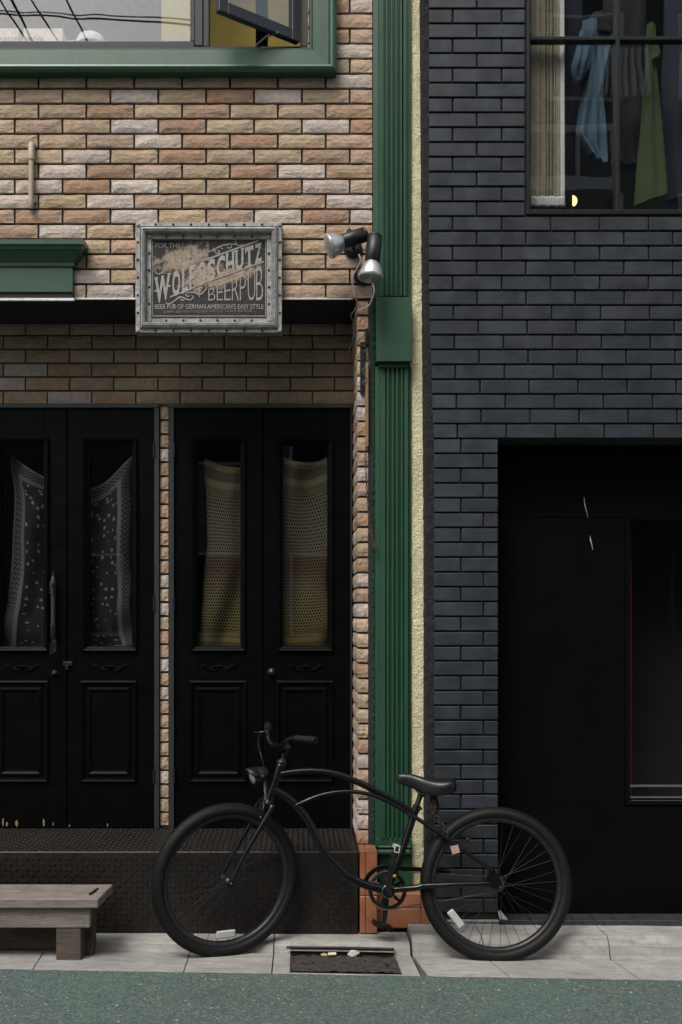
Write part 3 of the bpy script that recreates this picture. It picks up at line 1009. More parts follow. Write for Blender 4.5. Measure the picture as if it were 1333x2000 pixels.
# room upstairs
b = MB()
b.box(XL + .1, PX1 - .1, 7.4, 7.45, ZSOF + .1, ZTOP)
pubp(b, 'room_wall', 'room_grey')
b = MB(); b.box(X(317, 5.3), X(374, 5.3), 5.28, 5.284, iz0 - .1, 5.6)
pubp(b, 'roller_blind', 'yellow_blind')
b = MB()
b.box(X(404, 5.45), X(500, 5.45), 5.44, 5.50, iz0 - .35, 6.0); b.box(X(524, 5.45), X(640, 5.45), 5.44, 5.50, iz0 - .35, 6.0)
pubp(b, 'room_partition', 'yellow_wall')
# white baseball cap and a printed carton on the inner sill
cap = empty('cap', (X(178, 5.20), 5.20, iz0 + .095))
tag(cap, 'white cap lying behind the upstairs window glass', 'cap')
b = MB()
b.lathe([(0, .075), (.02, .074), (.045, .062), (.062, .035), (.068, .006)], (0, 0, 0), (0, 0, 1), 18)
b.build('crown', M['cap_white'], cap)
b = MB(); b.box(-.11, -.06, -.05, .05, -.002, .004, .002); b.lathe([(0, .018), (.012, .016), (.02, .004)], (.085, 0, .0), (0, 0, 1), 10)
b.build('brim', M['cap_white'], cap)
box = empty('carton', (X(40, 5.18), 5.17, iz0 + .066))
tag(box, 'cream printed carton behind the upstairs window at the left edge', 'carton')
b = MB(); b.box(X(-60, 5.18), X(38, 5.18), 0, .10, 0, .104, .002); b.box(X(47, 5.18), X(124, 5.18), .0, .10, 0, .104, .002)
b.xf(Matrix.Translation((-box.location.x, 0, 0)))
b.build('board', M['card_cream'], box)

def text_mesh(txt, offset=0.0, res=3):
    cu = bpy.data.curves.new('txt', 'FONT')
    cu.body = txt; cu.size = 1.0; cu.offset = offset; cu.resolution_u = res
    o = bpy.data.objects.new('txt', cu); C.objects.link(o)
    dg = bpy.context.evaluated_depsgraph_get()
    dg.update()
    me = bpy.data.meshes.new_from_object(o.evaluated_get(dg))
    bpy.data.objects.remove(o)
    vv = [tuple(v.co) for v in me.vertices]; fs = [tuple(p.vertices) for p in me.polygons]
    x0 = min(v[0] for v in vv); x1 = max(v[0] for v in vv); y0 = min(v[1] for v in vv); y1 = max(v[1] for v in vv)
    vv = [((v[0] - x0) / (x1 - x0), (v[1] - y0) / (y1 - y0)) for v in vv]
    return vv, fs
def lettering(b, txt, fn, offset=0.0):
    """fn maps (u, v) in the unit box to a point"""
    vv, fs = text_mesh(txt, offset)
    b.add([fn(u, v) for u, v in vv], fs)
b = MB()
lettering(b, 'Illustre', lambda u, v: (X(-8 + 45 * u, 5.18) - box.location.x, -.003, .034 + .035 * v))
lettering(b, 'ardine', lambda u, v: (X(54 + 33 * u, 5.18) - box.location.x, -.003, .034 + .032 * v))
b.build('lettering', M['ink_brown'], box)

# ---- doors
def leaf(xa, xb, gx0, gx1, mx0, mx1, lx0, lx1, knob=None, chips=0):
    """one door leaf; all arguments are facade pixels on the door plane"""
    P = lambda p: X(p, YD)
    z = lambda p: Z(p, YD)
    o_ = Vector(PO)
    b = MB()
    zt, zb = z(798), ZS + .006
    g0, g1 = z(1262), z(868)
    y0, y1 = YD, YD + .04
    b.box(P(xa), P(gx0), y0, y1, zb, zt, .002); b.box(P(gx1), P(xb), y0, y1, zb, zt, .002)
    b.box(P(gx0), P(gx1), y0, y1, zb, g0); b.box(P(gx0), P(gx1), y0, y1, g1, zt)
    d = pubc(b, 'door', 'door_black', pub)
    b = MB(); b.box(P(gx0) - .003, P(gx1) + .003, y0 + .016, y0 + .021, g0 - .003, g1 + .003)
    pubc(b, 'pane', 'glass_door', d)
    # bolection moulding round the glass
    b = MB()
    b.ring_frame(P(mx0), P(mx1), z(1273), z(856), [(0, y0 + .002), (.001, y0 - .014), (.008, y0 - .021), (.015, y0 - .018), (.019, y0 - .010), (.027, y0 - .007), (.031, y0 + .014)])
    pubc(b, 'glazing_moulding', 'door_black', d)
    b = MB()
    b.ring_frame(P(lx0), P(lx1), z(1528), z(1329), [(0, y0 + .002), (.001, y0 - .010), (.008, y0 - .016), (.015, y0 - .013), (.02, y0 - .003), (.032, y0 - .001), (.036, y0 - .008), (.048, y0 - .011), (.056, y0 - .004), (.062, y0 - .002)])
    pubc(b, 'panel_moulding', 'door_black', d)
    # carved scroll ornament
    cx, cz = (P(mx0) + P(mx1)) / 2, z(1303)
    b = MB()
    s = .00265
    for sg in (-1, 1):
        b.tube([(cx + sg * p_[0] * s, y0 - .006, cz + p_[1] * s) for p_ in spline([(0, 2), (6, 3), (11, -1), (17, -4), (23, -1), (28, 3), (35, 2)], 3)], [.004] * 18 + [.0015], 6)
        b.tube([(cx + sg * p_[0] * s, y0 - .006, cz + p_[1] * s) for p_ in spline([(9, -2), (14, 1), (20, 0), (24, 4), (27, 6)], 3)], .003, 6)
        b.tube([(cx + sg * p_[0] * s, y0 - .006, cz + p_[1] * s) for p_ in spline([(2, -1), (6, -5), (13, -6), (19, -5)], 3)], .003, 6)
    b.lathe([(0, .006), (.005, .004), (.007, .001)], (cx, y0 - .002, cz), (0, -1, 0), 10)
    pubc(b, 'carved_scroll', 'door_black', d)
    if knob:
        b = MB(); b.lathe([(0, .022), (.004, .022), (.008, .016), (.012, .009), (.02, .010), (.028, .015), (.034, .012), (.036, .004)], (P(knob), y0, z(1313)), (0, -1, 0), 18)
        pubc(b, 'knob', 'frame_black', d)
    for _ in range(chips):
        px = rnd.uniform(xa + 12, xb - 20) if chips > 3 else rnd.uniform(xa + 2, xb - 4)
        w = rnd.uniform(.003, .009); hgt = rnd.uniform(.008, .022) if chips > 3 else rnd.uniform(.004, .012)
        zc = zb + rnd.uniform(.0, .006)
        pts = []
        for k in range(9):
            an = 2 * math.pi * k / 9
            rr = 1 + .5 * noise.noise(Vector((px, k * 1.3, 2)))
            pts.append((P(px) + math.cos(an) * w * rr, y0 - .0012, zc + hgt + math.sin(an) * hgt * rr))
        b = MB(); b.add(pts, [tuple(range(9))])
        pubc(b, 'paint_chip', 'cream_paint_chip', d)
    return d
d1 = leaf(-39, 130.5, 3, 86, -8, 97, -13, 96, None, 5)
d2 = leaf(132.5, 302, 175, 258, 162, 270, 158, 268, None, 2)
d3 = leaf(342, 513, 386, 470, 374, 481, 370, 483, None, 0)
d4 = leaf(515, 686, 553, 640, 542, 652, 540, 652, 531, 0)
b = MB(); b.lathe([(0, .02), (.006, .019), (.010, .010), (.013, .010), (.014, .004)], (X(107, YD), YD, Z(1315, YD)), (0, -1, 0), 16)
pubc(b, 'lock', 'frame_black', d1)
# ornate pull handle on the meeting stile
b = MB()
hxp = X(107, YD); yq = YD - .03
zz = lambda p: Z(p, YD)
b.lathe([(0, .002), (.012, .006), (.02, .004), (.03, .010), (.06, .016), (.07, .017), (.082, .011), (.09, .013), (.27, .0125), (.28, .016), (.292, .015), (.33, .017), (.352, .010), (.37, .007), (.378, .002)],
        (hxp, yq, zz(1117)), (0, 0, -1), 16)
for k in range(5):
    b.tube([(hxp - .018, yq - .008, zz(1137 + k * 5)), (hxp, yq - .019, zz(1140 + k * 5)), (hxp + .018, yq - .008, zz(1145 + k * 5))], .0022, 5)
    b.tube([(hxp - .018, yq - .008, zz(1258 + k * 5)), (hxp, yq - .019, zz(1254 + k * 5)), (hxp + .018, yq - .008, zz(1249 + k * 5))], .0022, 5)
b.box(hxp - .006, hxp + .006, yq, YD + .002, zz(1160), zz(1152)); b.box(hxp - .006, hxp + .006, yq, YD + .002, zz(1252), zz(1244))
pubc(b, 'pull_handle', 'frame_black', d1)
b = MB()
b.box(X(124, YD), X(143, YD), YD - .012, YD + .001, zz(1300), zz(1292), .002); b.box(X(129, YD), X(135, YD), YD - .02, YD + .001, zz(1308), zz(1299), .002)
pubc(b, 'hasp', 'frame_black', d2)
# frames round the door pairs, with hinges
for (a0, a1, nm) in ((-60, 312, 'left'), (331, 688, 'right')):
    b = MB()
    yf0 = YD - .018
    b.box(X(a0, YD), X(a1, YD), yf0, YR + .012, Z(798, YD) + .001, Z(789, YD), .002)
    b.box(X(a1 - 9.5 if nm == 'left' else a1 - 3, YD), X(a1, YD), yf0, YR + .012, ZS, Z(798, YD), .002)
    b.box(X(a0, YD), X(a0 + 10, YD), yf0, YR + .012, ZS, Z(798, YD), .002)
    fr = pubc(b, 'door_frame', 'frame_slate', pub)
    for py in (880, 1180, 1515):
        b = MB(); hx_ = X(a1 - 9.7 if nm == 'left' else a0 + 10.3, YD)
        b.tube([(hx_, yf0 - .003, Z(py - 14, YD)), (hx_, yf0 - .003, Z(py + 14, YD))], .006, 8)
        pubc(b, 'hinge', 'frame_black', fr)

# ---- scarves hanging behind the door glass
def scarf(name, mat, outline, label, amp=.012, ph=0.0):
    """outline: rows of (py, left px, right px); cloth hangs 5 cm behind the glass"""
    Yc = YD + .050
    nv, nu = 44, 18
    def at(rows, v):
        s = v * (len(rows) - 1); i = min(int(s), len(rows) - 2); f = s - i
        f2 = f
        return [rows[i][k] * (1 - f2) + rows[i + 1][k] * f2 for k in range(len(rows[0]))]
    xs = [o_[1] for o_ in outline]
    cx = X(sum(xs) / len(xs), Yc)
    zb = Z(outline[-1][0], Yc)
    b = MB(); uvs = []
    for j in range(nv + 1):
        r = at(outline, j / nv)
        for i in range(nu + 1):
            u = i / nu
            px = r[1] + (r[2] - r[1]) * u
            py = r[0] + (r[3] - r[0]) * u + r[4] * math.sin(math.pi * u)
            y = Yc + .02 + amp * 1.3 * math.sin(u * 9 + ph + j * .05 + 1.5 * noise.noise(Vector((u * 2, j * .08, ph)))) + amp * .9 * math.sin(u * 4 + j * .13 + ph * 2) + amp * 2.0 * noise.noise(Vector((u * 3.5, j * .11, ph * 3)))
            px += 5.0 * noise.noise(Vector((j * .14, ph, 7 + u * 1.3)))
            b.v.append((X(px, Yc) - cx, y - Yc, Z(py, Yc) - zb)); uvs.append((u, 1 - j / nv))
    W1 = nu + 1
    for j in range(nv):
        for i in range(nu):
            b.f.append((j * W1 + i, j * W1 + i + 1, (j + 1) * W1 + i + 1, (j + 1) * W1 + i)); b.sm.append(True)
    o = b.build(name, M[mat], None, (cx, Yc, zb))
    uvl = o.data.uv_layers.new(name='UVMap')
    for lp in o.data.loops: uvl.data[lp.index].uv = uvs[lp.vertex_index]
    o.modifiers.new('thickness', 'SOLIDIFY').thickness = .0015
    tag(o, label, 'scarf', 'scarves hung behind the door glass')
# rows: py at left, left px, right px, py at right, sag
scarf('scarf', 'scarf_net', [(893, 398, 490, 912, 8), (960, 402, 492, 968, 6), (1060, 404, 496, 1064, 0), (1150, 396, 500, 1150, 0), (1230, 390, 500, 1236, 0), (1275, 384, 500, 1280, 0)],
      'olive net-patterned scarf with a red band, left pane of the right-hand doors', .010, .4)
scarf('scarf', 'scarf_net', [(888, 545, 650, 886, 16), (960, 545, 646, 950, 10), (1060, 545, 643, 1056, 4), (1150, 545, 645, 1150, 0), (1230, 545, 650, 1222, 6), (1280, 545, 650, 1276, 0)],
      'grey net-patterned scarf with a red band, right pane nearest the brick jamb', .010, 2.1)
scarf('scarf', 'scarf_skull', [(884, 16, 130, 950, 6), (960, 24, 125, 985, 6), (1080, 22, 125, 1090, 0), (1180, 14, 125, 1190, 0), (1240, 0, 125, 1262, 0), (1285, -10, 125, 1290, 0)],
      'black and white printed scarf with motifs, leftmost door pane', .014, 1.0)
scarf('scarf', 'scarf_skull', [(968, 140, 262, 888, 10), (1020, 145, 256, 968, 8), (1110, 150, 256, 1080, 0), (1180, 150, 252, 1180, 0), (1240, 150, 256, 1236, 0), (1290, 150, 268, 1282, 0)],
      'black and white printed scarf draped to the upper right, second pane from left', .014, 3.0)

# ---- steel step in front of the doors
stp = empty('steel_step', (-1.3, YS, 0))
tag(stp, 'dark chequer-plate steel step in front of the pub doors', 'step')
so_ = stp.location
SX0, SX1 = XL, X(700, YS)
b = MB()
b.box(SX0 - so_.x, SX1 - so_.x, 0, YD + .05 - YS, .004, ZS, .004)
b.build('casing', M['plate'], stp)
def tread(fn, nx, nz_, sp, name):
    b = MB()
    L, Wd, Hh = sp * 1.02, sp * .15, .0042
    for i in range(nx):
        for j in range(nz_):
            an = math.radians(45 if (i + j) % 2 == 0 else -45)
            ca, sa = math.cos(an), math.sin(an)
            cu, cv = (i + .5) * sp, (j + .5) * sp
            if (i + j) % 2: pass
            ring = []
            for du, dv in ((-L / 2, 0), (0, -Wd), (L / 2, 0), (0, Wd)):
                ring.append((cu + du * ca - dv * sa, cv + du * sa + dv * ca))
            top = []
            for du, dv in ((-L * .28, 0), (0, -Wd * .45), (L * .28, 0), (0, Wd * .45)):
                top.append((cu + du * ca - dv * sa, cv + du * sa + dv * ca))
            vv = [fn(u, v, 0) for u, v in ring] + [fn(u, v, Hh) for u, v in top]
            b.add(vv, [(0, 1, 5, 4), (1, 2, 6, 5), (2, 3, 7, 6), (3, 0, 4, 7), (4, 5, 6, 7)])
    o = b.build(name, M['plate'], stp)
    o['kind'] = 'stuff'
SP = .0262
FX0 = -1.75
nx = int((SX1 - FX0 - .008) / SP)
tread(lambda u, v, h_: (FX0 + u - so_.x, -h_ - .0003, .012 + v), nx, int((ZS - .02) / SP), SP, 'raised_pattern')
tread(lambda u, v, h_: (FX0 + u - so_.x, .012 + v, ZS + h_ + .0003), nx, int((YD - YS - .02) / SP), SP, 'raised_pattern')

# ---- terracotta plinth to the right of the step
pl = empty('tiled_plinth', (.45, YS, 0))
tag(pl, 'small orange terracotta tile plinth under the green pilaster', 'plinth')
po_ = pl.location
def tile(x0, x1, y0, y1, z0, z1, c=.004):
    b = MB(); b.box(x0, x1, y0, y1, z0, z1, c)
    cx, cy, cz = (x0 + x1) / 2, (y0 + y1) / 2, (z0 + z1) / 2
    b.xf(Matrix.Translation((-cx, -cy, -cz)))
    b.build('tile', M['terracotta'], pl, (cx - po_.x, cy - po_.y, cz))
TX0, TX1, TXM = X(703.5, YS), X(737.5, YS), X(715, YS)
zA, zB, zC_ = ZS - .002, Z(1665.5, YS), Z(1750, YS)
for (a0, a1) in ((TX0, TXM - .001), (TXM + .001, TX1)):
    tile(a0, a1, YS, YF + .02, zB + .001, zA, .010)
    tile(a0, a1, YS + .001, YF, zC_ + .0015, zB - .001)
    tile(a0, a1, YS + .001, YF, .008, zC_ - .0015)
YP = 4.985
zs = [Z(1745, YP), Z(1774, YP), .008]
xs = [TX1 + .001, X(823, YP), X(841, YP)]
for i in range(2):
    for j in range(2):
        tile(xs[i] + .001, xs[i + 1] - .001, YP, YF + .05, zs[j + 1] + .001, zs[j] - .001)
b = MB(); b.box(TX0 + .003, TX1 - .003, YS + .006, YF + .01, .006, zA - .004); b.box(TX1 - .003, xs[2] - .003, YP + .005, YF + .04, .006, zs[0] - .004)
b.xf(Matrix.Translation((-po_.x, -po_.y, 0)))
b.build('grout', M['mortar'], pl)

# ---- green pilaster
pil = empty('pilaster', (X(770, YF), YF, .1))
tag(pil, 'fluted green painted pilaster between the brown and black facades', 'pilaster')
pv = pil.location
def pilp(b, name, m):
    b.xf(Matrix.Translation((-pv.x, -pv.y, -pv.z)))
    return b.build(name, M[m], pil)
def fluted(xs_, base, y):
    return [(X(p, YF), y - d) for p, d in xs_]
zU0, zU1 = Z(581, YF), ZTOP
prof = [(728.8, -.04), (728.8, .004), (738.5, .006), (740, .022), (749, .022), (750.5, .012)]
for k in range(4):
    c0 = 752 + k * 9.2
    prof += [(c0, .012), (c0 + 1.2, .030), (c0 + 4.8, .030), (c0 + 6.2, .012)]
prof += [(787.5, .024), (793.5, .024), (794, .002), (803.5, .002), (803.5, -.04)]
b = MB(); b.prism_z(fluted(prof, 0, YF), zU0, zU1)
pilp(b, 'upper_shaft', 'green_paint')
zB1, zB0 = Z(580.5, YF - .06), Z(706, YF - .06)
b = MB(); b.box(X(735.5, YF - .06), X(804.8, YF - .06), YF - .06, YF + .03, zB0, zB1, .003)
pilp(b, 'capital_block', 'green_matt')
b = MB(); b.box(X(741, YF - .035), X(800, YF - .035), YF - .035, YF + .03, Z(717.5, YF - .035), zB0 - .0005, .004)
pilp(b, 'necking', 'green_matt')
prof = [(733, -.04), (733, .006), (741, .008), (742, .022), (752, .022), (753.5, .010)]
for k in range(4):
    c0 = 754.5 + k * 9.0
    prof += [(c0, .010), (c0 + 1.2, .026), (c0 + 4.6, .026), (c0 + 5.8, .010)]
prof += [(789.5, .022), (796.5, .022), (797, -.002), (804, -.002), (804, -.04)]
zL1, zL0 = Z(717, YF), Z(1636, YF)
b = MB(); b.prism_z(fluted(prof, 0, YF), zL0, zL1)
pilp(b, 'lower_shaft', 'green_matt')
b = MB()
b.box(X(733, YF), X(804, YF), YF - .020, YF + .04, Z(1652, YF), zL0 - .0005, .002)
for p0, p1, dy in ((1652.5, 1657, .030), (1661, 1670, .052)):
    b.box(X(738, YF - dy), X(803, YF - dy), YF - dy, YF + .04, Z(p1, YF - dy), Z(p0, YF - dy), .006)
b.box(X(741, YF), X(804, YF), YF - .018, YF + .04, Z(1727, YF), Z(1670, YF) + .004)
b.box(X(738, YF), X(804, YF), YF - .04, YF + .04, Z(1750, YF), Z(1727, YF), .006)
b.box(X(740, YF), X(804, YF), YF - .012, YF + .04, Z(1662, YF), Z(1656, YF))
pilp(b, 'base', 'green_matt')
# roughcast strip beside it
def rough_strip(x0, x1, y, z0, z1, amp, nx, nz_, depth, seed, edge=0.0):
    b = MB()
    def fn(u, v):
        x = x0(v) + (x1(v) - x0(v)) * u if callable(x0) else x0 + (x1 - x0) * u
        z = z0 + (z1 - z0) * v
        q = Vector((x * 1.0, z, seed))
        d = noise.noise(q * 38) * .6 + noise.noise(q * 80) * .4
        e = 0 if u not in (0, 1) else edge * noise.noise(Vector((z * 22, seed, u)))
        return (x + e, y + d * amp + (depth if u in (0, 1) else 0), z)
    b.grid(fn, nx, nz_, True)
    return b
b = rough_strip(X(725.5, YF), X(734, YF), YF - .006, ZS - .01, Z(586, YF), .008, 5, 420, .012, 3)
pilp(b, 'roughcast_edge', 'stucco_green')
b = MB(); b.box(X(719, YF), X(727, YF), YF + .004, YF + .06, ZS - .01, Z(584, YF))
pilp(b, 'sealant', 'mortar_black')

# ---- yellow stucco strip
yw = empty('stucco_wall', (X(815, YF), YF + .03, .0))
tag(yw, 'narrow strip of pale yellow stucco wall right of the pilaster', 'wall')
yx1 = lambda v: X(831.5 - 10.5 * max(0, min(1, (v - .26) / .5)), YF)
b = rough_strip(lambda v: X(802.5, YF), lambda v: yx1(v), YF + .012, .012, ZTOP, .006, 8, 600, .004, 11, .002)
b.xf(Matrix.Translation((-yw.location.x, -yw.location.y, 0)))
b.build('render', M['stucco_yellow'], yw)
b = MB(); b.box(X(802.6, YF) - yw.location.x, X(833, YF) - yw.location.x, 0.0, .4, .012, ZTOP)
b.build('core', M['mortar'], yw)

# ------------------------------------------------------------------ black building
blk = empty('black_brick_shop', (2.2, YB, 0))
tag(blk, 'shop building clad in glazed black brick tile with recessed black entrance', 'building')
BO = Vector((-2.2, -YB, 0))
def blkp(b, name, m, parent=None):
    b.v = [tuple(Vector(p) + BO) for p in b.v]
    return b.build(name, M[m], parent or blk)
XR = 4.2
BXL = X(836, YB)
WBX, WBZ = X(1030, YB), Z(418, YB)
DBX, DBZ = X(973.5, YB), Z(854, YB)
YBM = YB + .017
b = MB()
b.box(BXL, DBX - .001, YBM, YB + .35, .012, DBZ)
b.box(BXL, XR, YBM, YB + .35, DBZ, WBZ)
b.box(BXL, WBX, YBM, YB + .35, WBZ, ZTOP)
b.box(WBX, XR, YBM, YB + .35, 5.9, ZTOP)
b.box(3.1, XR, YBM, YB + .35, WBZ, 5.9)
b.box(3.2, XR, YBM, YB + .35, .012, DBZ)
wallb = blkp(b, 'wall', 'mortar_black')
# tiles
def tile_mesh(L, H, D, c=.0026, _c={}):
    k = (round(L, 3), round(H, 3))
    if k not in _c:
        b = MB(); b.box(-L / 2, L / 2, 0, D, -H / 2, H / 2, c)
        me = b.mesh('brick'); me.materials.append(M['tile']); _c[k] = me
    return _c[k]
P2 = 28.965
def shift(y): return 0 if y < 560 else min(10.5, (y - 560) / 320 * 10.5)
BT = [(.031, .0365, .0455), (.0315, .0365, .045), (.030, .0355, .0445), (.032, .0365, .044), (.031, .035, .0425)]
for r in range(-7, 62):
    yb = 16.8 + P2 * r
    yt = yb - P2
    ym_ = (yb + yt) / 2
    s_ = shift(ym_)
    left = 838.5 + s_
    if ym_ < 418: right = 1025.5
    elif ym_ < 853: right = 1450
    else: right = 973
    lower = ym_ >= 853
    typ = r % 2 == 0
    if lower: js = [900.8 - 95.8, 900.8, 900.8 + 95.8] if typ else [945.0 - 95.8 , 945.0]
    else: js = [932 + s_ + 95.8 * k for k in range(-1, 7)] if typ else [884.8 + s_ + 95.8 * k for k in range(-1, 7)]
    z1 = Z(yt + 1.6, YB); z0 = Z(yb - 1.9, YB)
    if z0 < .03: z0 = .03
    if z1 - z0 < .01: continue
    ed = [left] + [j for j in js if left + 8 < j < right - 8] + [right]
    for i in range(len(ed) - 1):
        x0 = X(ed[i] + (1.6 if i else 0), YB); x1 = X(ed[i + 1] - (1.6 if i < len(ed) - 2 else 0), YB)
        me = tile_mesh(x1 - x0, z1 - z0, .019)
        o = link('brick', me, wallb)
        o.location = Vector(((x0 + x1) / 2, YB + rnd.uniform(-.0012, .0012), (z0 + z1) / 2)) + BO
        o.rotation_euler = (rnd.uniform(-.006, .006), 0, rnd.uniform(-.006, .006))
        o.color = (*jit(rnd.choice(BT), .08), 1)
# rough black render between the stucco and the tiles
def bx0(v):
    return X(820 + 12 * (1 - max(0, min(1, (v - .26) / .5))), YB + .02)
b = rough_strip(lambda v: bx0(v), lambda v: X(838.5 + shift(Z_inv(v)), YB + .004), YB + .012, .014, ZTOP, .007, 8, 500, .006, 23, .003) if False else None
def Zpy(z, Y): return HY - (z - EYE) / Y * F
b = MB()
def fn(u, v):
    z = .014 + (ZTOP - .014) * v
    py = Zpy(z, YB)
    xa = X(829.5 - 10.5 * max(0, min(1, (v - .26) / .5)), YB + .03)
    xb = X(839.5 + shift(py), YB)
    x = xa + (xb - xa) * u
    q = Vector((x, z, 23))
    d = noise.noise(q * 30) * .6 + noise.noise(q * 70) * .4
    e = noise.noise(Vector((z * 25, 5, 0))) * .003 if u == 0 else 0
    return (x + e, YB + .010 + d * .008 + (.06 if u == 0 else 0), z)
b.grid(fn, 8, 520)
blkp(b, 'rough_render', 'stucco_black')
# shell
b = MB()
b.box(BXL, BXL + .1, YB + .35, 9, 0, ZTOP); b.box(XR - .1, XR, YB + .35, 9, 0, ZTOP); b.box(BXL, XR, 9, 9.1, 0, ZTOP); b.box(BXL, XR, YB + .3, 9.1, ZTOP, ZTOP + .1)
b.box(BXL + .1, XR - .1, YB + .36, 9, DBZ + .3, DBZ + .4); b.box(BXL + .1, XR - .1, YB + .36, 9, .0, .02)
blkp(b, 'shell', 'room_dark')
b = MB(); b.box(BXL + .12, XR - .12, 6.5, 6.52, DBZ + .4, ZTOP); b.box(BXL + .12, XR - .12, YB + .34, 6.5, WBZ - .20, WBZ - .16)
blkp(b, 'room_wall', 'room_dark')
# window
YWB = YB + .05
b = MB()
wz0 = Z(409, YWB)
b.box(X(1029, YB), X(1036, YB), YB + .002, YB + .12, WBZ, 5.9, .002)
b.box(X(1036, YB), 3.1, YB + .004, YB + .12, WBZ, Z(408, YB), .003)
b.box(X(1036, YWB), 3.1, YWB, YWB + .05, Z(77.5, YWB), Z(70.5, YWB), .002)
b.box(X(1203.5, YWB), X(1211, YWB), YWB - .003, YWB + .05, Z(408, YWB) - .01, 5.9, .002)
winb = blkp(b, 'window', 'frame_black')
for (a0, a1, c0, c1) in ((1036, 1203.5, 408, 77.5), (1211, 1480, 408, 77.5), (1036, 1203.5, 70.5, -260), (1211, 1480, 70.5, -260)):
    b = MB(); b.box(X(a0, YWB), X(a1, YWB), YWB + .02, YWB + .026, Z(c0, YWB), Z(c1, YWB))
    blkp(b, 'pane', 'glass_shop', winb)
# entrance recess: side, panels, glazed door light, threshold
YE = 5.23
b = MB()
b.box(DBX - .01, X(1221.5, YE) - .001, YE + .021, YE + .06, .008, DBZ + .2); b.box(X(1221.5, YE), 3.2, YE + .021, YE + .06, Z(1006, YE), DBZ + .2); b.box(X(1221.5, YE), 3.2, YE + .021, YE + .06, .008, Z(1574, YE))
b.box(DBX - .001, 3.2, YB + .36, YE + .1, DBZ, DBZ + .02)
blkp(b, 'entrance_backing', 'soffit_black')
gx = X(1221.5, YE)
for (x0, x1, z0, z1) in ((DBX - .05, gx - .002, Z(1575, YE) + .0015, Z(1010, YE) - .0015), (DBX - .05, 3.2, Z(1010, YE) + .0015, DBZ + .15), (DBX - .05, 3.2, .010, Z(1575, YE) - .0015)):
    b = MB(); b.box(x0, x1, YE, YE + .02, z0, z1, .0015)
    blkp(b, 'panel', 'panel_black')
b = MB()
b.ring_frame(gx, gx + .9, Z(1572, YE), Z(1008.5, YE), [(0, YE + .02), (0, YE - .004), (.004, YE - .008), (.022, YE - .004), (.026, YE + .03)])
shopdoor = blkp(b, 'door_light', 'panel_black')
for pa, pb_ in ((1538, 1534), (1559.5, 1556.5), (1566, 1563)):
    b = MB(); b.box(gx + .027, gx + .88, YE - .004, YE + .03, Z(pa, YE), Z(pb_, YE), .003)
    blkp(b, 'sill_bar', 'sill_grey', shopdoor)
b = MB(); b.box(gx + .02, gx + .88, YE + .03, YE + .034, Z(1540, YE), Z(1010, YE))
blkp(b, 'pane', 'glass_lobby', shopdoor)
b = MB(); b.box(gx - .02, gx + 1.0, YE + .5, YE + .52, .02, DBZ + .2); b.box(gx - .02, gx, YE + .07, YE + .5, .02, DBZ + .2)
blkp(b, 'lobby_wall', 'room_dark')
b = MB(); b.box(gx + .02, gx + .10, YE + .2, YE + .25, .3, Z(1015, YE))
blkp(b, 'red_post', 'shop_red')
# bird droppings / drips of white paint on the panel
for (pts) in ([(1141, 972, .5), (1142.5, 985, 1.8), (1144, 992, 1.6), (1147, 1003, .6), (1149, 1012, .5)], [(1153, 1046, .6), (1154, 1056, 2.2), (1156, 1063, 1.2), (1158, 1074, .7)]):
    b = MB(); vv = []
    for (px, py, w) in pts: vv += [(X(px - w * .6, YE), YE - .0012, Z(py, YE)), (X(px + w * .6, YE), YE - .0012, Z(py, YE))]
    b.add(vv, [(2 * i, 2 * i + 1, 2 * i + 3, 2 * i + 2) for i in range(len(pts) - 1)])
    blkp(b, 'paint_drip', 'white_paint')
# threshold of dark tiles
b = MB(); b.box(DBX + .001, 3.2, YB - .02, YE + .01, .0, .006)
blkp(b, 'threshold_bed', 'mortar_black')
simple('slate_tile', (.030, .031, .034), .5, nscale=20)
for i in range(16):
    for j in range(2):
        x0 = DBX + .006 + i * .106 - (.03 if j else 0); y0 = YB - .016 + j * .118
        b = MB(); b.box(max(x0, DBX + .004), x0 + .102, y0, min(y0 + .114, YE - .001), .004, .0125, .002)
        blkp(b, 'threshold_tile', 'slate_tile')
b = MB(); b.box(X(868, YB), X(975, YB), YB - .012, YB + .01, .034, .046, .003)
blkp(b, 'ledge', 'concrete')
b = MB(); b.add([(X(974, YB), YB - .03, .058), (X(990, YB), YB - .03, .056), (X(980, YB), YB + .02, .085), (X(974, YB), YB + .02, .085)], [(0, 1, 2, 3)])
blkp(b, 'mortar_fillet', 'concrete')
b = MB(); b.box(X(838, YB), X(975, YB), YB - .004, YB + .011, .010, .029, .002)
blkp(b, 'base_course', 'tile')

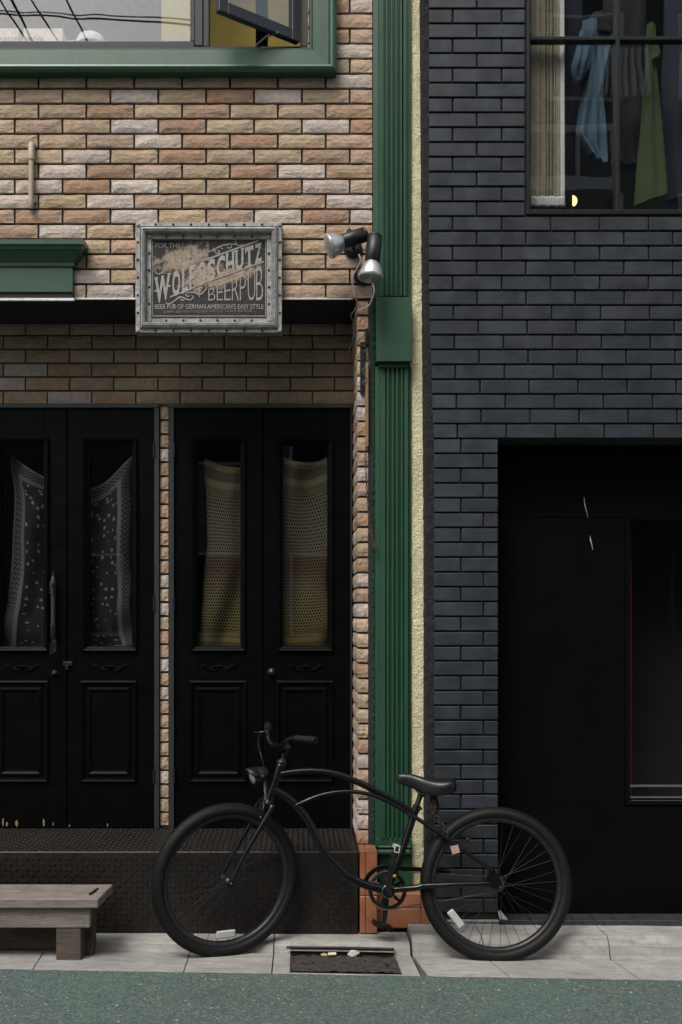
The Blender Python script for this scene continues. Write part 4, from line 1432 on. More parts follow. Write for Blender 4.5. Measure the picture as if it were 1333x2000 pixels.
# ---- clothes and textile in the shop window
def garment(name, m, rows, Yg, label, amp=.02, waves=3.0, th=.02, ph=0.0, nu=26, nv=36, cat='garment', parent=None):
    """closed loft: rows (py left, px left, px right, py right)"""
    b = MB()
    cx = X(sum((r[1] + r[2]) / 2 for r in rows) / len(rows), Yg); cz = Z(rows[0][0], Yg)
    def at(v):
        s = v * (len(rows) - 1); i = min(int(s), len(rows) - 2); f = s - i
        return [rows[i][k] * (1 - f) + rows[i + 1][k] * f for k in range(4)]
    vv = []; n2 = 2 * nu
    for j in range(nv + 1):
        r = at(j / nv)
        for k in range(n2):
            an = 2 * math.pi * k / n2
            u = .5 + .5 * math.cos(an)
            px = r[1] + (r[2] - r[1]) * u; py = r[0] + (r[3] - r[0]) * u
            wv = u * waves + .35 * noise.noise(Vector((u * 2.1, j * .05, ph + 5)))
            fold = amp * math.sin(wv * 6.28 + ph + j * .03) * (.2 + .8 * j / nv) * (.5 + .9 * abs(noise.noise(Vector((u * 1.7, ph, 3))))) + amp * 1.1 * noise.noise(Vector((u * 3, j * .10, ph)))
            vv.append((X(px, Yg) - cx, th * math.sin(an) * -1 + fold, Z(py, Yg) - cz))
    fs = [(j * n2 + k, j * n2 + (k + 1) % n2, (j + 1) * n2 + (k + 1) % n2, (j + 1) * n2 + k) for j in range(nv) for k in range(n2)]
    b.add(vv, fs, True)
    b.add(vv[:n2], [tuple(range(n2))]); b.add(vv[-n2:], [tuple(range(n2))])
    if parent:
        o = b.build(name, M[m], parent, (cx - parent.location.x, Yg - parent.location.y, cz - parent.location.z))
    else:
        o = b.build(name, M[m], None, (cx, Yg, cz))
        tag(o, label, cat, 'clothes hanging in the shop window')
    return o
YG = 5.22
shirt = empty('blue_shirt', (X(1160, YG), YG, Z(20, YG)))
tag(shirt, 'pale blue denim shirt hanging in the shop window', 'shirt', 'clothes hanging in the shop window')
garment('body', 'blue_denim', [(40, 1138, 1196, 46), (80, 1134, 1196, 84), (130, 1140, 1182, 134), (180, 1137, 1176, 190), (220, 1131, 1182, 245), (258, 1126, 1187, 300), (300, 1150, 1187, 322)], YG, '', .022, 2.6, .02, .6, parent=shirt)
garment('sleeve', 'blue_denim', [(60, 1133, 1162, 70), (100, 1124, 1156, 110), (132, 1116, 1150, 138), (150, 1117, 1146, 146), (166, 1124, 1140, 152)], YG - .04, '', .010, 2.0, .022, 2.0, parent=shirt)
garment('collar', 'black_cloth', [(24, 1160, 1196, 26), (40, 1150, 1200, 44), (62, 1160, 1196, 66)], YG - .015, '', .005, 1.0, .02, 0, parent=shirt)
gsh = empty('green_shirt', (X(1270, YG), YG, Z(50, YG)))
tag(gsh, 'olive green shirt hanging on the right of the shop window', 'shirt', 'clothes hanging in the shop window')
garment('body', 'green_cloth', [(48, 1264, 1279, 48), (84, 1261, 1282, 84), (130, 1261, 1281, 130), (190, 1257, 1287, 188), (250, 1252, 1293, 246), (310, 1246, 1299, 306), (360, 1242, 1303, 350), (402, 1239, 1305, 379)], YG, '', .014, 1.6, .02, .3, parent=gsh)
garment('sleeve', 'green_cloth', [(82, 1268, 1283, 80), (96, 1272, 1292, 104), (116, 1274, 1288, 112)], YG - .03, '', .004, 1.0, .014, .0, parent=gsh)
garment('dark_coat', 'black_cloth', [(-60, 1180, 1262, -60), (120, 1176, 1262, 120), (240, 1180, 1258, 240), (320, 1188, 1252, 330)], YG + .16, 'black coat hanging between the blue and the green shirt', .03, 2, .05, 1.1, cat='coat')
garment('dark_coat', 'navy_cloth', [(-60, 1298, 1420, -60), (120, 1296, 1420, 120), (260, 1294, 1420, 260), (392, 1300, 1420, 392)], YG + .14, 'navy coat at the right edge of the shop window', .03, 3, .05, .2, cat='coat')
garment('dark_coat', 'navy_cloth', [(-60, 1094, 1140, -60), (90, 1090, 1138, 90), (200, 1092, 1134, 200), (256, 1094, 1130, 256)], YG + .16, 'navy garment beside the ivory fringe hanging', .02, 2, .04, 2.2, cat='coat')
# fringe hanging
YH = 5.13
hg = empty('fringe_hanging', (X(1070, YH), YH, Z(404, YH)))
tag(hg, 'ivory and olive striped thread hanging with white border in the shop window', 'textile')
hv = hg.location
zt_ = Z(-200, YH)
thr = {}
for i in range(27):
    px = 1037.5 + i * 2.15
    m = 'olive_thread' if 14 <= i <= 20 and i % 3 else ('wood_batten' if i in (9, 13, 22) else 'ivory_thread')
    if m not in thr:
        b = MB(); b.tube([(0, 0, 0), (.001, .001, (zt_ - hv.z) * .4), (0, 0, zt_ - hv.z)], .0020, 6)
        thr[m] = b.mesh('thread'); thr[m].materials.append(M[m])
    o = link('thread', thr[m], hg, (X(px, YH) - hv.x, rnd.uniform(-.003, .003), .048))
b = MB(); b.grid(lambda u, v: (X(1094 + 8.5 * u + 1.5 * (1 - v), YH) - hv.x, .004 * math.sin(u * 6), (zt_ - hv.z) * v), 4, 20)
b.build('border', M['white_thread'], hg)
b = MB(); b.grid(lambda u, v: (X(1037 + 66 * u, YH) - hv.x, -.005 + .004 * math.sin(u * 110), .05 * v + .002 * math.sin(u * 23)), 90, 4)
b.build('fringe', M['white_thread'], hg)
b = MB(); b.grid(lambda u, v: (X(1036.5 + 58 * u, YH) - hv.x, .03 , .05 + (zt_ - hv.z) * v), 2, 2)
b.build('lining', M['olive_thread'], hg)
for k in ('lining', 'fringe', 'border'):
    for ch in hg.children:
        if ch.name.startswith(k): ch.modifiers.new('t', 'SOLIDIFY').thickness = .002
# small lit globe lamp seen past a post
YLm = 5.9
lp = empty('globe_lamp', (X(1117, YLm), YLm, Z(393, YLm)))
tag(lp, 'small warm glowing globe lamp low in the shop window', 'lamp')
bm = bmesh.new(); bmesh.ops.create_uvsphere(bm, u_segments=20, v_segments=12, radius=.032)
me = bpy.data.meshes.new('globe'); bm.to_mesh(me); bm.free(); me.materials.append(M['lamp_glow'])
for p in me.polygons: p.use_smooth = True
link('globe', me, lp)
b = MB(); b.tube([(0, 0, -.12), (0, 0, -.03)], .012, 8); b.box(-.05, .05, -.05, .05, -.16, -.12, .004); b.box(-.046, -.012, -.06, -.05, -.10, .5)
b.build('stand', M['frame_black'], lp)

# ------------------------------------------------------------------ pub sign
sg = empty('pub_sign', (X(408, 5.02), 5.03, Z(541, 5.02)))
tag(sg, 'weathered black pub sign with cream lettering in a riveted grey metal frame', 'sign')
gv = sg.location
def sgp(b, name, m, parent=None):
    b.xf(Matrix.Translation((-gv.x, -gv.y, -gv.z)))
    return b.build(name, M[m], parent or sg)
YO = 5.005
fx0, fx1, fz0, fz1 = X(265, YO), X(551, YO), Z(649, YO), Z(433.5, YO)
b = MB()
b.ring_frame(fx0, fx1, fz0, fz1, [(0, 5.075), (0, 5.012), (.002, 5.010), (.020, 5.010), (.021, 5.002), (.024, 4.996), (.028, 5.000), (.030, 4.994), (.036, 4.992), (.040, 4.998), (.044, 4.996), (.050, 5.006), (.052, 5.024), (.054, 5.026), (.074, 5.026), (.075, 5.030), (.076, 5.05)])
frm = sgp(b, 'frame', 'sign_metal')
ri = MB(); ri.lathe([(0, .0062), (.003, .0058), (.0055, .003), (.006, .0005)], (0, 0, 0), (0, -1, 0), 8)
rim_ = ri.mesh('rivet'); rim_.materials.append(M['frame_black'])
ri = MB(); ri.lathe([(0, .011), (.006, .0105), (.0075, .008)], (0, 0, 0), (0, -1, 0), 6)
bolt_ = ri.mesh('bolt'); bolt_.materials.append(M['sign_metal'])
def riv(me, x, y, z, nm): link(nm, me, frm, (x - gv.x, y - gv.y, z - gv.z))
for ins, y, nxr, nzr in ((.0105, 5.0105, 7, 5), (.064, 5.0262, 6, 4)):
    a0, a1, c0, c1 = fx0 + ins, fx1 - ins, fz0 + ins, fz1 - ins
    for i in range(1, nxr + 1):
        xx = a0 + (a1 - a0) * i / (nxr + 1)
        riv(rim_, xx, y, c0, 'rivet'); riv(rim_, xx, y, c1, 'rivet')
    for i in range(1, nzr + 1):
        z_ = c0 + (c1 - c0) * i / (nzr + 1)
        riv(rim_, a0, y, z_, 'rivet'); riv(rim_, a1, y, z_, 'rivet')
    for xx in (a0, a1):
        for z_ in (c0, c1): riv(bolt_, xx, y, z_, 'bolt')
YT = 5.036
bx0_, bx1_, bz0_, bz1_ = fx0 + .078, fx1 - .078, fz0 + .078, fz1 - .078
def wob(x, z):
    u = (x - bx0_) / (bx1_ - bx0_); v = (z - bz0_) / (bz1_ - bz0_)
    return YT + .004 * noise.noise(Vector((x * 9, z * 9, 2))) + .003 * math.sin(u * 7) * v
b = MB(); b.grid(lambda u, v: (bx0_ + (bx1_ - bx0_) * u, wob(bx0_ + (bx1_ - bx0_) * u, bz0_ + (bz1_ - bz0_) * v), bz0_ + (bz1_ - bz0_) * v), 50, 34)
sgp(b, 'board', 'sign_board')
b = MB(); b.box(fx0 + .05, fx1 - .05, 5.05, 5.07, fz0 + .05, fz1 - .05)
sgp(b, 'backing', 'frame_black')
def S(px, py, lift=.0022):
    x, z = X(px, YT), Z(py, YT)
    return (x, wob(x, z) - lift, z)
b = MB()
def ribbon(pts, w, lift=.0022):
    """flat painted line; w in pixels, one value or one per point"""
    n = len(pts)
    ws = w if isinstance(w, (list, tuple)) else [w] * n
    vv = []
    for i, (x, y) in enumerate(pts):
        a_ = pts[max(0, i - 1)]; c_ = pts[min(n - 1, i + 1)]
        dx, dy = c_[0] - a_[0], c_[1] - a_[1]
        l_ = math.hypot(dx, dy) or 1
        nx_, ny_ = -dy / l_ * ws[i] / 2, dx / l_ * ws[i] / 2
        vv += [S(x + nx_, y + ny_, lift), S(x - nx_, y - ny_, lift)]
    b.add(vv, [(2 * i, 2 * i + 1, 2 * i + 3, 2 * i + 2) for i in range(n - 1)])
def seg(p, q, n=14): return [(p[0] + (q[0] - p[0]) * i / n, p[1] + (q[1] - p[1]) * i / n) for i in range(n + 1)]
# border
L_, R_, T_, B_ = 298.5, 519.5, 468.5, 617.5
for p, q in (((L_, T_), (R_, T_)), ((R_, T_), (R_, B_)), ((R_, B_), (L_, B_)), ((L_, B_), (L_, T_))): ribbon(seg(p, q, 24), 1.5)
ribbon(seg((333, 580), (404, 551)), 2.6); ribbon(seg((404, 551), (516, 511)), 2.2)
ribbon(seg((402, 507.5), (505, 470.5)), 3.0)
# display lettering on a rising band
def band(x, v):
    bot = 594.5 - (x - 305) * .408; top = 543 - (x - 303) * .335
    return bot + (top - bot) * v
def slab(ch, x0, x1, off=.035):
    lettering(b, ch, lambda u, v: S(x0 + (x1 - x0) * u, band(x0 + (x1 - x0) * u, v)), off)
for ch, x0, x1 in (('W', 303, 333), ('O', 337, 352.5), ('L', 356, 368), ('F', 370, 382), ('S', 387, 402), ('S', 406, 421), ('C', 424, 440), ('H', 442, 458), ('U', 460.5, 476), ('T', 479, 495.5), ('Z', 498, 512)):
    slab(ch, x0, x1)
    mid = (x0 + x1) / 2
    if ch in 'WHUL':
        for xx in ((x0 + 2, x1 - 2) if ch != 'L' else (x0 + 2,)):
            ribbon([(xx - 3, band(xx - 3, .98)), (xx + 3.2, band(xx + 3.2, .98))], 3)
            if ch in 'HL': ribbon([(xx - 3, band(xx - 3, .02)), (xx + 3.2, band(xx + 3.2, .02))], 3)
            ribbon([(xx - 2.4, band(xx, .5)), (xx + 2.4, band(xx, .5))], 4)
    if ch == 'T':
        ribbon([(mid - 4, band(mid - 4, .02)), (mid + 4, band(mid + 4, .02))], 3)
        ribbon([(x0 + 1.2, band(x0, .97)), (x0 + 1.2, band(x0, .72))], 2.4); ribbon([(x1 - 1.2, band(x1, .97)), (x1 - 1.2, band(x1, .72))], 2.4)
def top2(x): return 566 - (x - 407) * .44
for ch, x0, x1 in (('B', 407.5, 421), ('E', 424, 436), ('E', 439, 451), ('R', 453.5, 467), ('P', 469, 481), ('U', 484.5, 499), ('B', 501, 514)):
    lettering(b, ch, lambda u, v: S(x0 + (x1 - x0) * u, 587 + (top2(x0 + (x1 - x0) * u) - 587) * v, .0026), -.018)
lettering(b, 'FOR THE L', lambda u, v: S(304 + 58 * u, 484.5 - 10 * v), -.008)
lettering(b, "BEER PUB OF GERMAN-AMERICAN'S EASY STYLE", lambda u, v: S(303 + 212 * u, 603.5 - 1.5 * u * 0 - 9.5 * v), .0)
# scrolls
def scroll(pts, w0, w1):
    q = [(p.x, p.y) for p in spline([(x, y, 0) for x, y in pts], 6)]
    n = len(q)
    ribbon(q, [w0 + (w1 - w0) * math.sin(math.pi * i / (n - 1)) for i in range(n)])
scroll([(326, 590), (325, 593), (333, 593), (342, 587), (352, 580), (362, 583), (372, 586), (378, 580), (374, 576)], .8, 2.4)
scroll([(352, 580), (354, 586), (360, 586), (360, 582)], .7, 1.8)
scroll([(362, 576), (370, 571), (382, 572), (392, 575), (402, 566), (404, 560), (398, 557)], .8, 2.4)
scroll([(391, 581), (388, 575), (391, 569), (388, 564), (385, 567)], .7, 2.2)
scroll([(366, 572), (364, 577), (369, 579), (370, 576)], .7, 1.8)
scroll([(404, 489), (408, 492), (418, 488), (432, 481), (446, 478), (460, 478), (470, 480), (478, 476)], .8, 2.4)
scroll([(463, 471), (460, 474), (463, 478), (470, 480)], .7, 2.0)
scroll([(420, 487), (422, 494), (428, 495), (429, 490), (425, 490)], .7, 2.0)
scroll([(444, 479), (446, 485), (452, 484), (452, 480)], .7, 1.8)
scroll([(432, 481), (433, 486), (437, 486)], .6, 1.6)
scroll([(416, 484), (420, 488), (417, 492)], .6, 2.0)
scroll([(325, 512), (323, 524), (315, 534), (306, 534), (304, 527), (309, 522)], .8, 1.6)
sgp(b, 'lettering', 'sign_ink')
b = MB()
lettering(b, 'GERMAN BEER AND WORLD BEER WITH EASY SOUNDS AND MORE.....', lambda u, v: S(319 + 180 * u, 611.5 - 2.0 * u - 5.2 * v), .004)
sgp(b, 'small_lettering', 'sign_ink_faint')

# ------------------------------------------------------------------ green fascia sign box at the left
fb = empty('fascia_box', (-1.5, YF, ZSOF))
tag(fb, 'green painted fascia box with a moulded cornice at the left edge', 'fascia')
fo = fb.location
YFC = 5.03
def fbp(b, name, m):
    b.xf(Matrix.Translation((-fo.x, -fo.y, -fo.z))); return b.build(name, M[m], fb)
b = MB()
xe = X(142.5, YFC)
b.box(-2.9, xe, YFC, YF + .012, Z(570.5, YFC), Z(519, YFC), .002)
fbp(b, 'board', 'green_paint')
b = MB(); b.box(-2.9, xe - .001, YFC + .008, YF + .01, Z(581.8, 5.03), Z(570.5, YFC) - .0005)
fbp(b, 'drip_edge', 'soffit_black')
# cornice: profile stepping outwards, returned at the right end
b = MB()
Yc0 = 4.845
steps = [(.0, Z(521, 5.03)), (.010, Z(520, 5.02)), (.012, Z(511, 5.02)), (.019, Z(509.5, 5.01)), (.020, Z(507, 5.01)), (.022, Z(506.5, 5.01)), (.036, Z(500, 5.0)), (.054, Z(487, 4.98)), (.060, Z(485.5, 4.97)), (.061, Z(483, 4.97)), (.068, Z(479, 4.965)), (.072, Z(476.5, 4.96)), (.072, Z(467.5, 4.96))]
vv = []
for d, z_ in steps:
    vv += [(-2.9, YFC - d, z_), (xe + d * .95, YFC - d, z_), (xe + d * .95, YF + .012, z_)]
fs = []
for i in range(len(steps) - 1):
    for k in range(2): fs.append((i * 3 + k, i * 3 + k + 1, (i + 1) * 3 + k + 1, (i + 1) * 3 + k))
n3 = len(steps) - 1
ztp = steps[-1][1]
b.add(vv, fs)
b.add([(-2.9, YFC - .072, ztp), (xe + .0684, YFC - .072, ztp), (xe + .0684, YF + .012, ztp + .008), (-2.9, YF + .012, ztp + .008)], [(0, 1, 2, 3)])
fbp(b, 'cornice', 'green_paint')

# ------------------------------------------------------------------ spot lamps on the wall
def spot(label, base_px, base_py, axis0, axis1, by, cord):
    """axis0 -> axis1: rear cap to reflector rim, as (px, py, Y)"""
    o = empty('spotlight', (X(base_px, YF), YF - .005, Z(base_py, YF)))
    tag(o, label, 'spotlight', 'pair of spotlights on the pub wall')
    ov = o.location
    A = Vector((X(axis0[0], axis0[2]), axis0[2], Z(axis0[1], axis0[2]))) - ov
    B = Vector((X(axis1[0], axis1[2]), axis1[2], Z(axis1[1], axis1[2]))) - ov
    d = (B - A); Ln = d.length; d.normalize()
    b = MB(); b.lathe([(0, .046), (.010, .046), (.022, .038), (.03, .02)], (0, .004, 0), (0, -1, 0), 22)
    b.build('base', M['plastic_black'], o)
    b = MB(); b.tube([(0, -.02, 0), (0, (A + d * Ln * .35).y * .6, .005), tuple(A + d * Ln * .4)], .009, 10)
    b.build('arm', M['plastic_black'], o)
    k = Ln
    b = MB(); b.lathe([(0, .030), (.004, .034), (.010, .036), (.012, .033), (.014, .036), (k * .58, .036), (k * .62, .030), (k * .64, .029)], A, d, 24)
    b.build('body', M['plastic_black'], o)
    b = MB(); b.lathe([(k * .62, .030), (k * .70, .042), (k * .82, .053), (k * .93, .059), (k * .935, .0595)], A, d, 28)
    b.build('reflector', M['reflector_silver'], o)
    b = MB(); b.lathe([(k * .925, .060), (k * .93, .0605), (k * .985, .0595), (k, .054), (k + .006, .03), (k + .008, .004)], A, d, 28)
    b.build('lens', M['lens_glass'], o)
    b = MB(); b.lathe([(0, .010), (.015, .012), (.022, .008), (.028, .003)], A + d * k * .45 + Vector((0, 0, .03)), (0, 0, 1), 8)
    b.build('thumbscrew', M['plastic_black'], o)
    b = MB(); b.tube(spline([tuple(Vector((X(px, y_), y_, Z(py, y_))) - ov) for px, py, y_ in cord], 6), .0042, 8)
    b.build('cord', M['cable_grey'], o)
spot('upper of two black spotlights, its silver reflector turned left', 690, 487, (716, 457, 4.93), (641, 482, 4.90), 0,
     [(701, 497, 5.04), (705, 510, 5.03), (698, 525, 5.035), (690, 540, 5.035), (690, 562, 5.035), (694, 578, 5.03), (698, 592, 5.06), (694, 605, 5.10), (686, 616, 5.16), (690, 630, 5.24), (690, 660, 5.34), (680, 692, 5.46)])
spot('lower of two black spotlights, pointing down beside the green pilaster', 709, 540, (733, 459, 4.88), (724, 545, 4.86), 0,
     [(727, 552, 5.03), (731, 566, 5.02), (728, 582, 5.02), (721, 597, 5.03), (706, 605, 5.04), (697, 612, 5.06), (694, 630, 5.12), (692, 660, 5.25), (690, 700, 5.42)])

# pipe on the wall
pp = empty('wall_pipe', (X(63, YF), YF - .02, Z(408, YF)))
tag(pp, 'short beige plastic pipe fixed upright on the tan brick wall', 'pipe')
def ppz(py): return Z(py, YF - .02) - pp.location.z
b = MB(); b.tube([(0, 0, ppz(398)), (.002, 0, ppz(310))], .0125, 14); b.tube([(.002, 0, ppz(312)), (.002, 0, ppz(284)), (.002, .01, ppz(280))], [.0165, .0165, .014], 14)
b.tube([(0, 0, ppz(407)), (0, 0, ppz(400)), (0, 0, ppz(390))], [.010, .0155, .0155], 14)
b.build('pipe', M['beige_pvc'], pp)
for py in (283, 391):
    b = MB(); b.box(-.022, .022, .0, .024, ppz(py + 5), ppz(py - 3), .002); b.build('clip', M['wire_steel'], pp)

# latch bar with hooks, batten and rusty chain beside the pilaster
YK = YF - .012
la = empty('latch_bar', (X(708, YK), YK, Z(770, YK)))
tag(la, 'black iron latch bar with wire hooks on the brick jamb', 'latch')
def K(o, px, py, Y): return tuple(Vector((X(px, Y), Y, Z(py, Y))) - o.location)
b = MB()
b.box(*[c for pr_ in ((X(704, YK) - la.location.x, X(712.5, YK) - la.location.x), (-.004, .010), (Z(770, YK) - la.location.z, Z(668, YK) - la.location.z)) for c in pr_], .002)
b.tube([K(la, 716, 642, YK), K(la, 715, 668, YK), K(la, 712, 690, YK)], .007, 8)
b.tube([K(la, 704, 674, YK - .006), K(la, 713, 679, YK - .008)], .006, 8)
b.build('bar', M['frame_black'], la)
for pts in ([(718, 681), (715, 684), (716, 690), (720, 702), (722, 709), (721, 712), (717, 711), (715, 706), (718, 702)], [(714, 718), (710, 721), (709, 725), (713, 734), (717, 738), (715, 746), (710, 741)], [(713, 744), (708, 748), (712, 752)]):
    b = MB(); b.tube(spline([K(la, p[0], p[1], YK - .012) for p in pts], 5), .0016, 6)
    b.build('hook', M['wire_steel'], la)
bt = MB(); bt.box(-.008, .008, -.008, .012, 0, Z(716, YK) - Z(873, YK), .002)
o = bt.build('wooden_batten', M['wood_batten'], None, (X(717, YK), YK - .0, Z(873, YK)))
tag(o, 'thin brown wooden batten standing between the brick jamb and green roughcast', 'batten')
chn = empty('rusty_chain', (X(733, YK), YK - .02, Z(1074, YK)))
tag(chn, 'thin rusty chain hanging from a hook beside the green pilaster', 'chain')
b = MB()
def torus_link(L, w, r, n=14, m=6):
    b = MB(); pts = []
    for i in range(n + 1):
        an = 2 * math.pi * i / n
        pts.append((math.cos(an) * w, 0, math.sin(an) * L))
    b.tube(pts, r, m, cap=False); return b
lk = torus_link(.0115, .0055, .0018).mesh('chain_link'); lk.materials.append(M['rust'])
path = spline([(X(713.5, YK), YK - .014, Z(873, YK)), (X(715, YK), YK - .016, Z(930, YK)), (X(719, YK), YK - .016, Z(990, YK)), (X(724, YK), YK - .018, Z(1035, YK)), (X(732, YK), YK - .03, Z(1072, YK))], 24)
acc = 0; prev = path[0]; cnt = 0
for p in path[1:]:
    acc += (p - prev).length
    if acc > .0185:
        acc = 0; cnt += 1
        o = link('chain_link', lk, chn, tuple(p - chn.location))
        d = (p - prev).normalized()
        o.rotation_mode = 'QUATERNION'
        o.rotation_quaternion = d.to_track_quat('Z', 'Y') @ Matrix.Rotation(math.pi / 2 * (cnt % 2) + .4, 4, 'Z').to_quaternion()
    prev = p
b = MB(); b.tube(spline([K(chn, 738, 1058, YK - .03), K(chn, 739, 1066, YK - .034), K(chn, 735, 1070, YK - .034), K(chn, 731, 1068, YK - .03), K(chn, 732, 1056, YK - .02)], 5), .0022, 6)
b.build('hook', M['rust'], chn)

# ------------------------------------------------------------------ low wooden bench
bn = empty('wooden_bench', (X(140, 4.6), 4.63, gz(-1.0)))
tag(bn, 'weathered grey wooden bench with thick plank seat at the left edge', 'bench')
bo = bn.location
def bnp(b, name, m):
    b.xf(Matrix.Translation((-bo.x, -bo.y, -bo.z))); return b.build(name, M[m], bn)
yb0, yb1 = 4.52, 4.752
zt, zu = .284, Z(1773.5, 4.52)
xr = X(192.6, 4.52)
def plank(x0, x1, y0, y1, z0, z1, seed, skew=0.0):
    b = MB()
    b.box(x0, x1, y0, y1, z0, z1, .004)
    nv = []
    for p in b.v:
        j = noise.noise(Vector((p[0] * 4 + seed, p[1] * 9, p[2] * 9))) * .003
        sk_ = skew * (p[1] - yb0) if p[0] > (x0 + x1) / 2 else 0
        nv.append((p[0] + sk_ + j, p[1] + j * .6, p[2] + j * .8))
    b.v = nv
    return b
ymid = 4.632
bnp(plank(-2.3, xr, yb0, ymid - .002, zu, zt, 1, .10), 'plank', 'wood_grey')
bnp(plank(-2.3, xr + .0, ymid + .002, yb1, zu + .002, zt + .002, 2, .10), 'plank', 'wood_grey')
ya = 4.545
bnp(plank(-2.25, X(176.5, ya), ya, ya + .035, Z(1812.5, ya), zu - .001, 3), 'apron', 'wood_grey')
bnp(plank(-2.25, X(172, ya), yb1 - .05, yb1 - .015, .0, zu - .001, 6), 'shade_board', 'wood_brown')  # board added so the space under the seat stays dark
bnp(plank(X(176.5, ya) - .03, X(176.5, ya) - .001, ya + .036, yb1 - .053, Z(1810, ya), zu - .002, 4), 'end_rail', 'wood_brown')
zlg = gz(-.95) + .0115 - .006
lx0, lx1 = X(109.5, ya), X(158, ya)
for (x0, x1, y0, y1, sd_) in ((lx0, lx1, ya + .004, ya + .09, 5), (lx0 + .06, lx1 + .035, yb1 - .115, yb1 - .052, 7), (-2.1, -1.98, ya + .004, ya + .09, 8), (-2.1, -1.98, yb1 - .115, yb1 - .052, 9)):
    zf = gz((x0 + x1) / 2) + (4.745 - max(y0, 4.352)) * .1 - .0285 - .004 if y0 < 4.74 else -.03
    b = MB(); b.box(x0, x1, y0, y1, zf - .008, Z(1812.5, ya) - .001, .004)
    bnp(b, 'leg', 'wood_brown')
b = MB(); b.tube([(X(174, 4.56), 4.575, zt + .004), (X(186, 4.6), 4.66, zt + .005)], .0055, 8); bnp(b, 'bolt_slot', 'frame_black')
for px in (150.5, 164):
    b = MB(); b.lathe([(0, .004), (.002, .003)], (X(px, ya), ya + .001, Z(1801, ya)), (0, -1, 0), 8); bnp(b, 'screw', 'frame_black')

# ------------------------------------------------------------------ bicycle
BTH, BLEAN = math.radians(2.0), math.radians(7.0)
bike = empty('bicycle', (.31, 4.67, -.035))
tag(bike, 'matt black cruiser bicycle parked in the gutter against the kerb', 'bicycle')
bike.rotation_euler = (Matrix.Rotation(BTH, 3, 'Z') @ Matrix.Rotation(-BLEAN, 3, 'X')).to_euler()
BM = Matrix.Translation((.31, 4.67, -.035)) @ Matrix.Rotation(BTH, 4, 'Z') @ Matrix.Rotation(-BLEAN, 4, 'X')
BI = BM.inverted()
cam_l = BI @ Vector((0, 0, EYE))
def B(px, py, v=0.0):
    """photograph pixel -> bike coordinates on the plane v metres beyond the bike's centre plane"""
    d = BI.to_3x3() @ Vector(((px - HX) / F, 1, -(py - HY) / F))
    k = (v - cam_l.y) / d.y
    return cam_l + d * k
def bk(b, name, m, parent=None): return b.build(name, M[m], parent or bike)
RT, RM = .0290, .322          # tyre section radius, centre-line radius
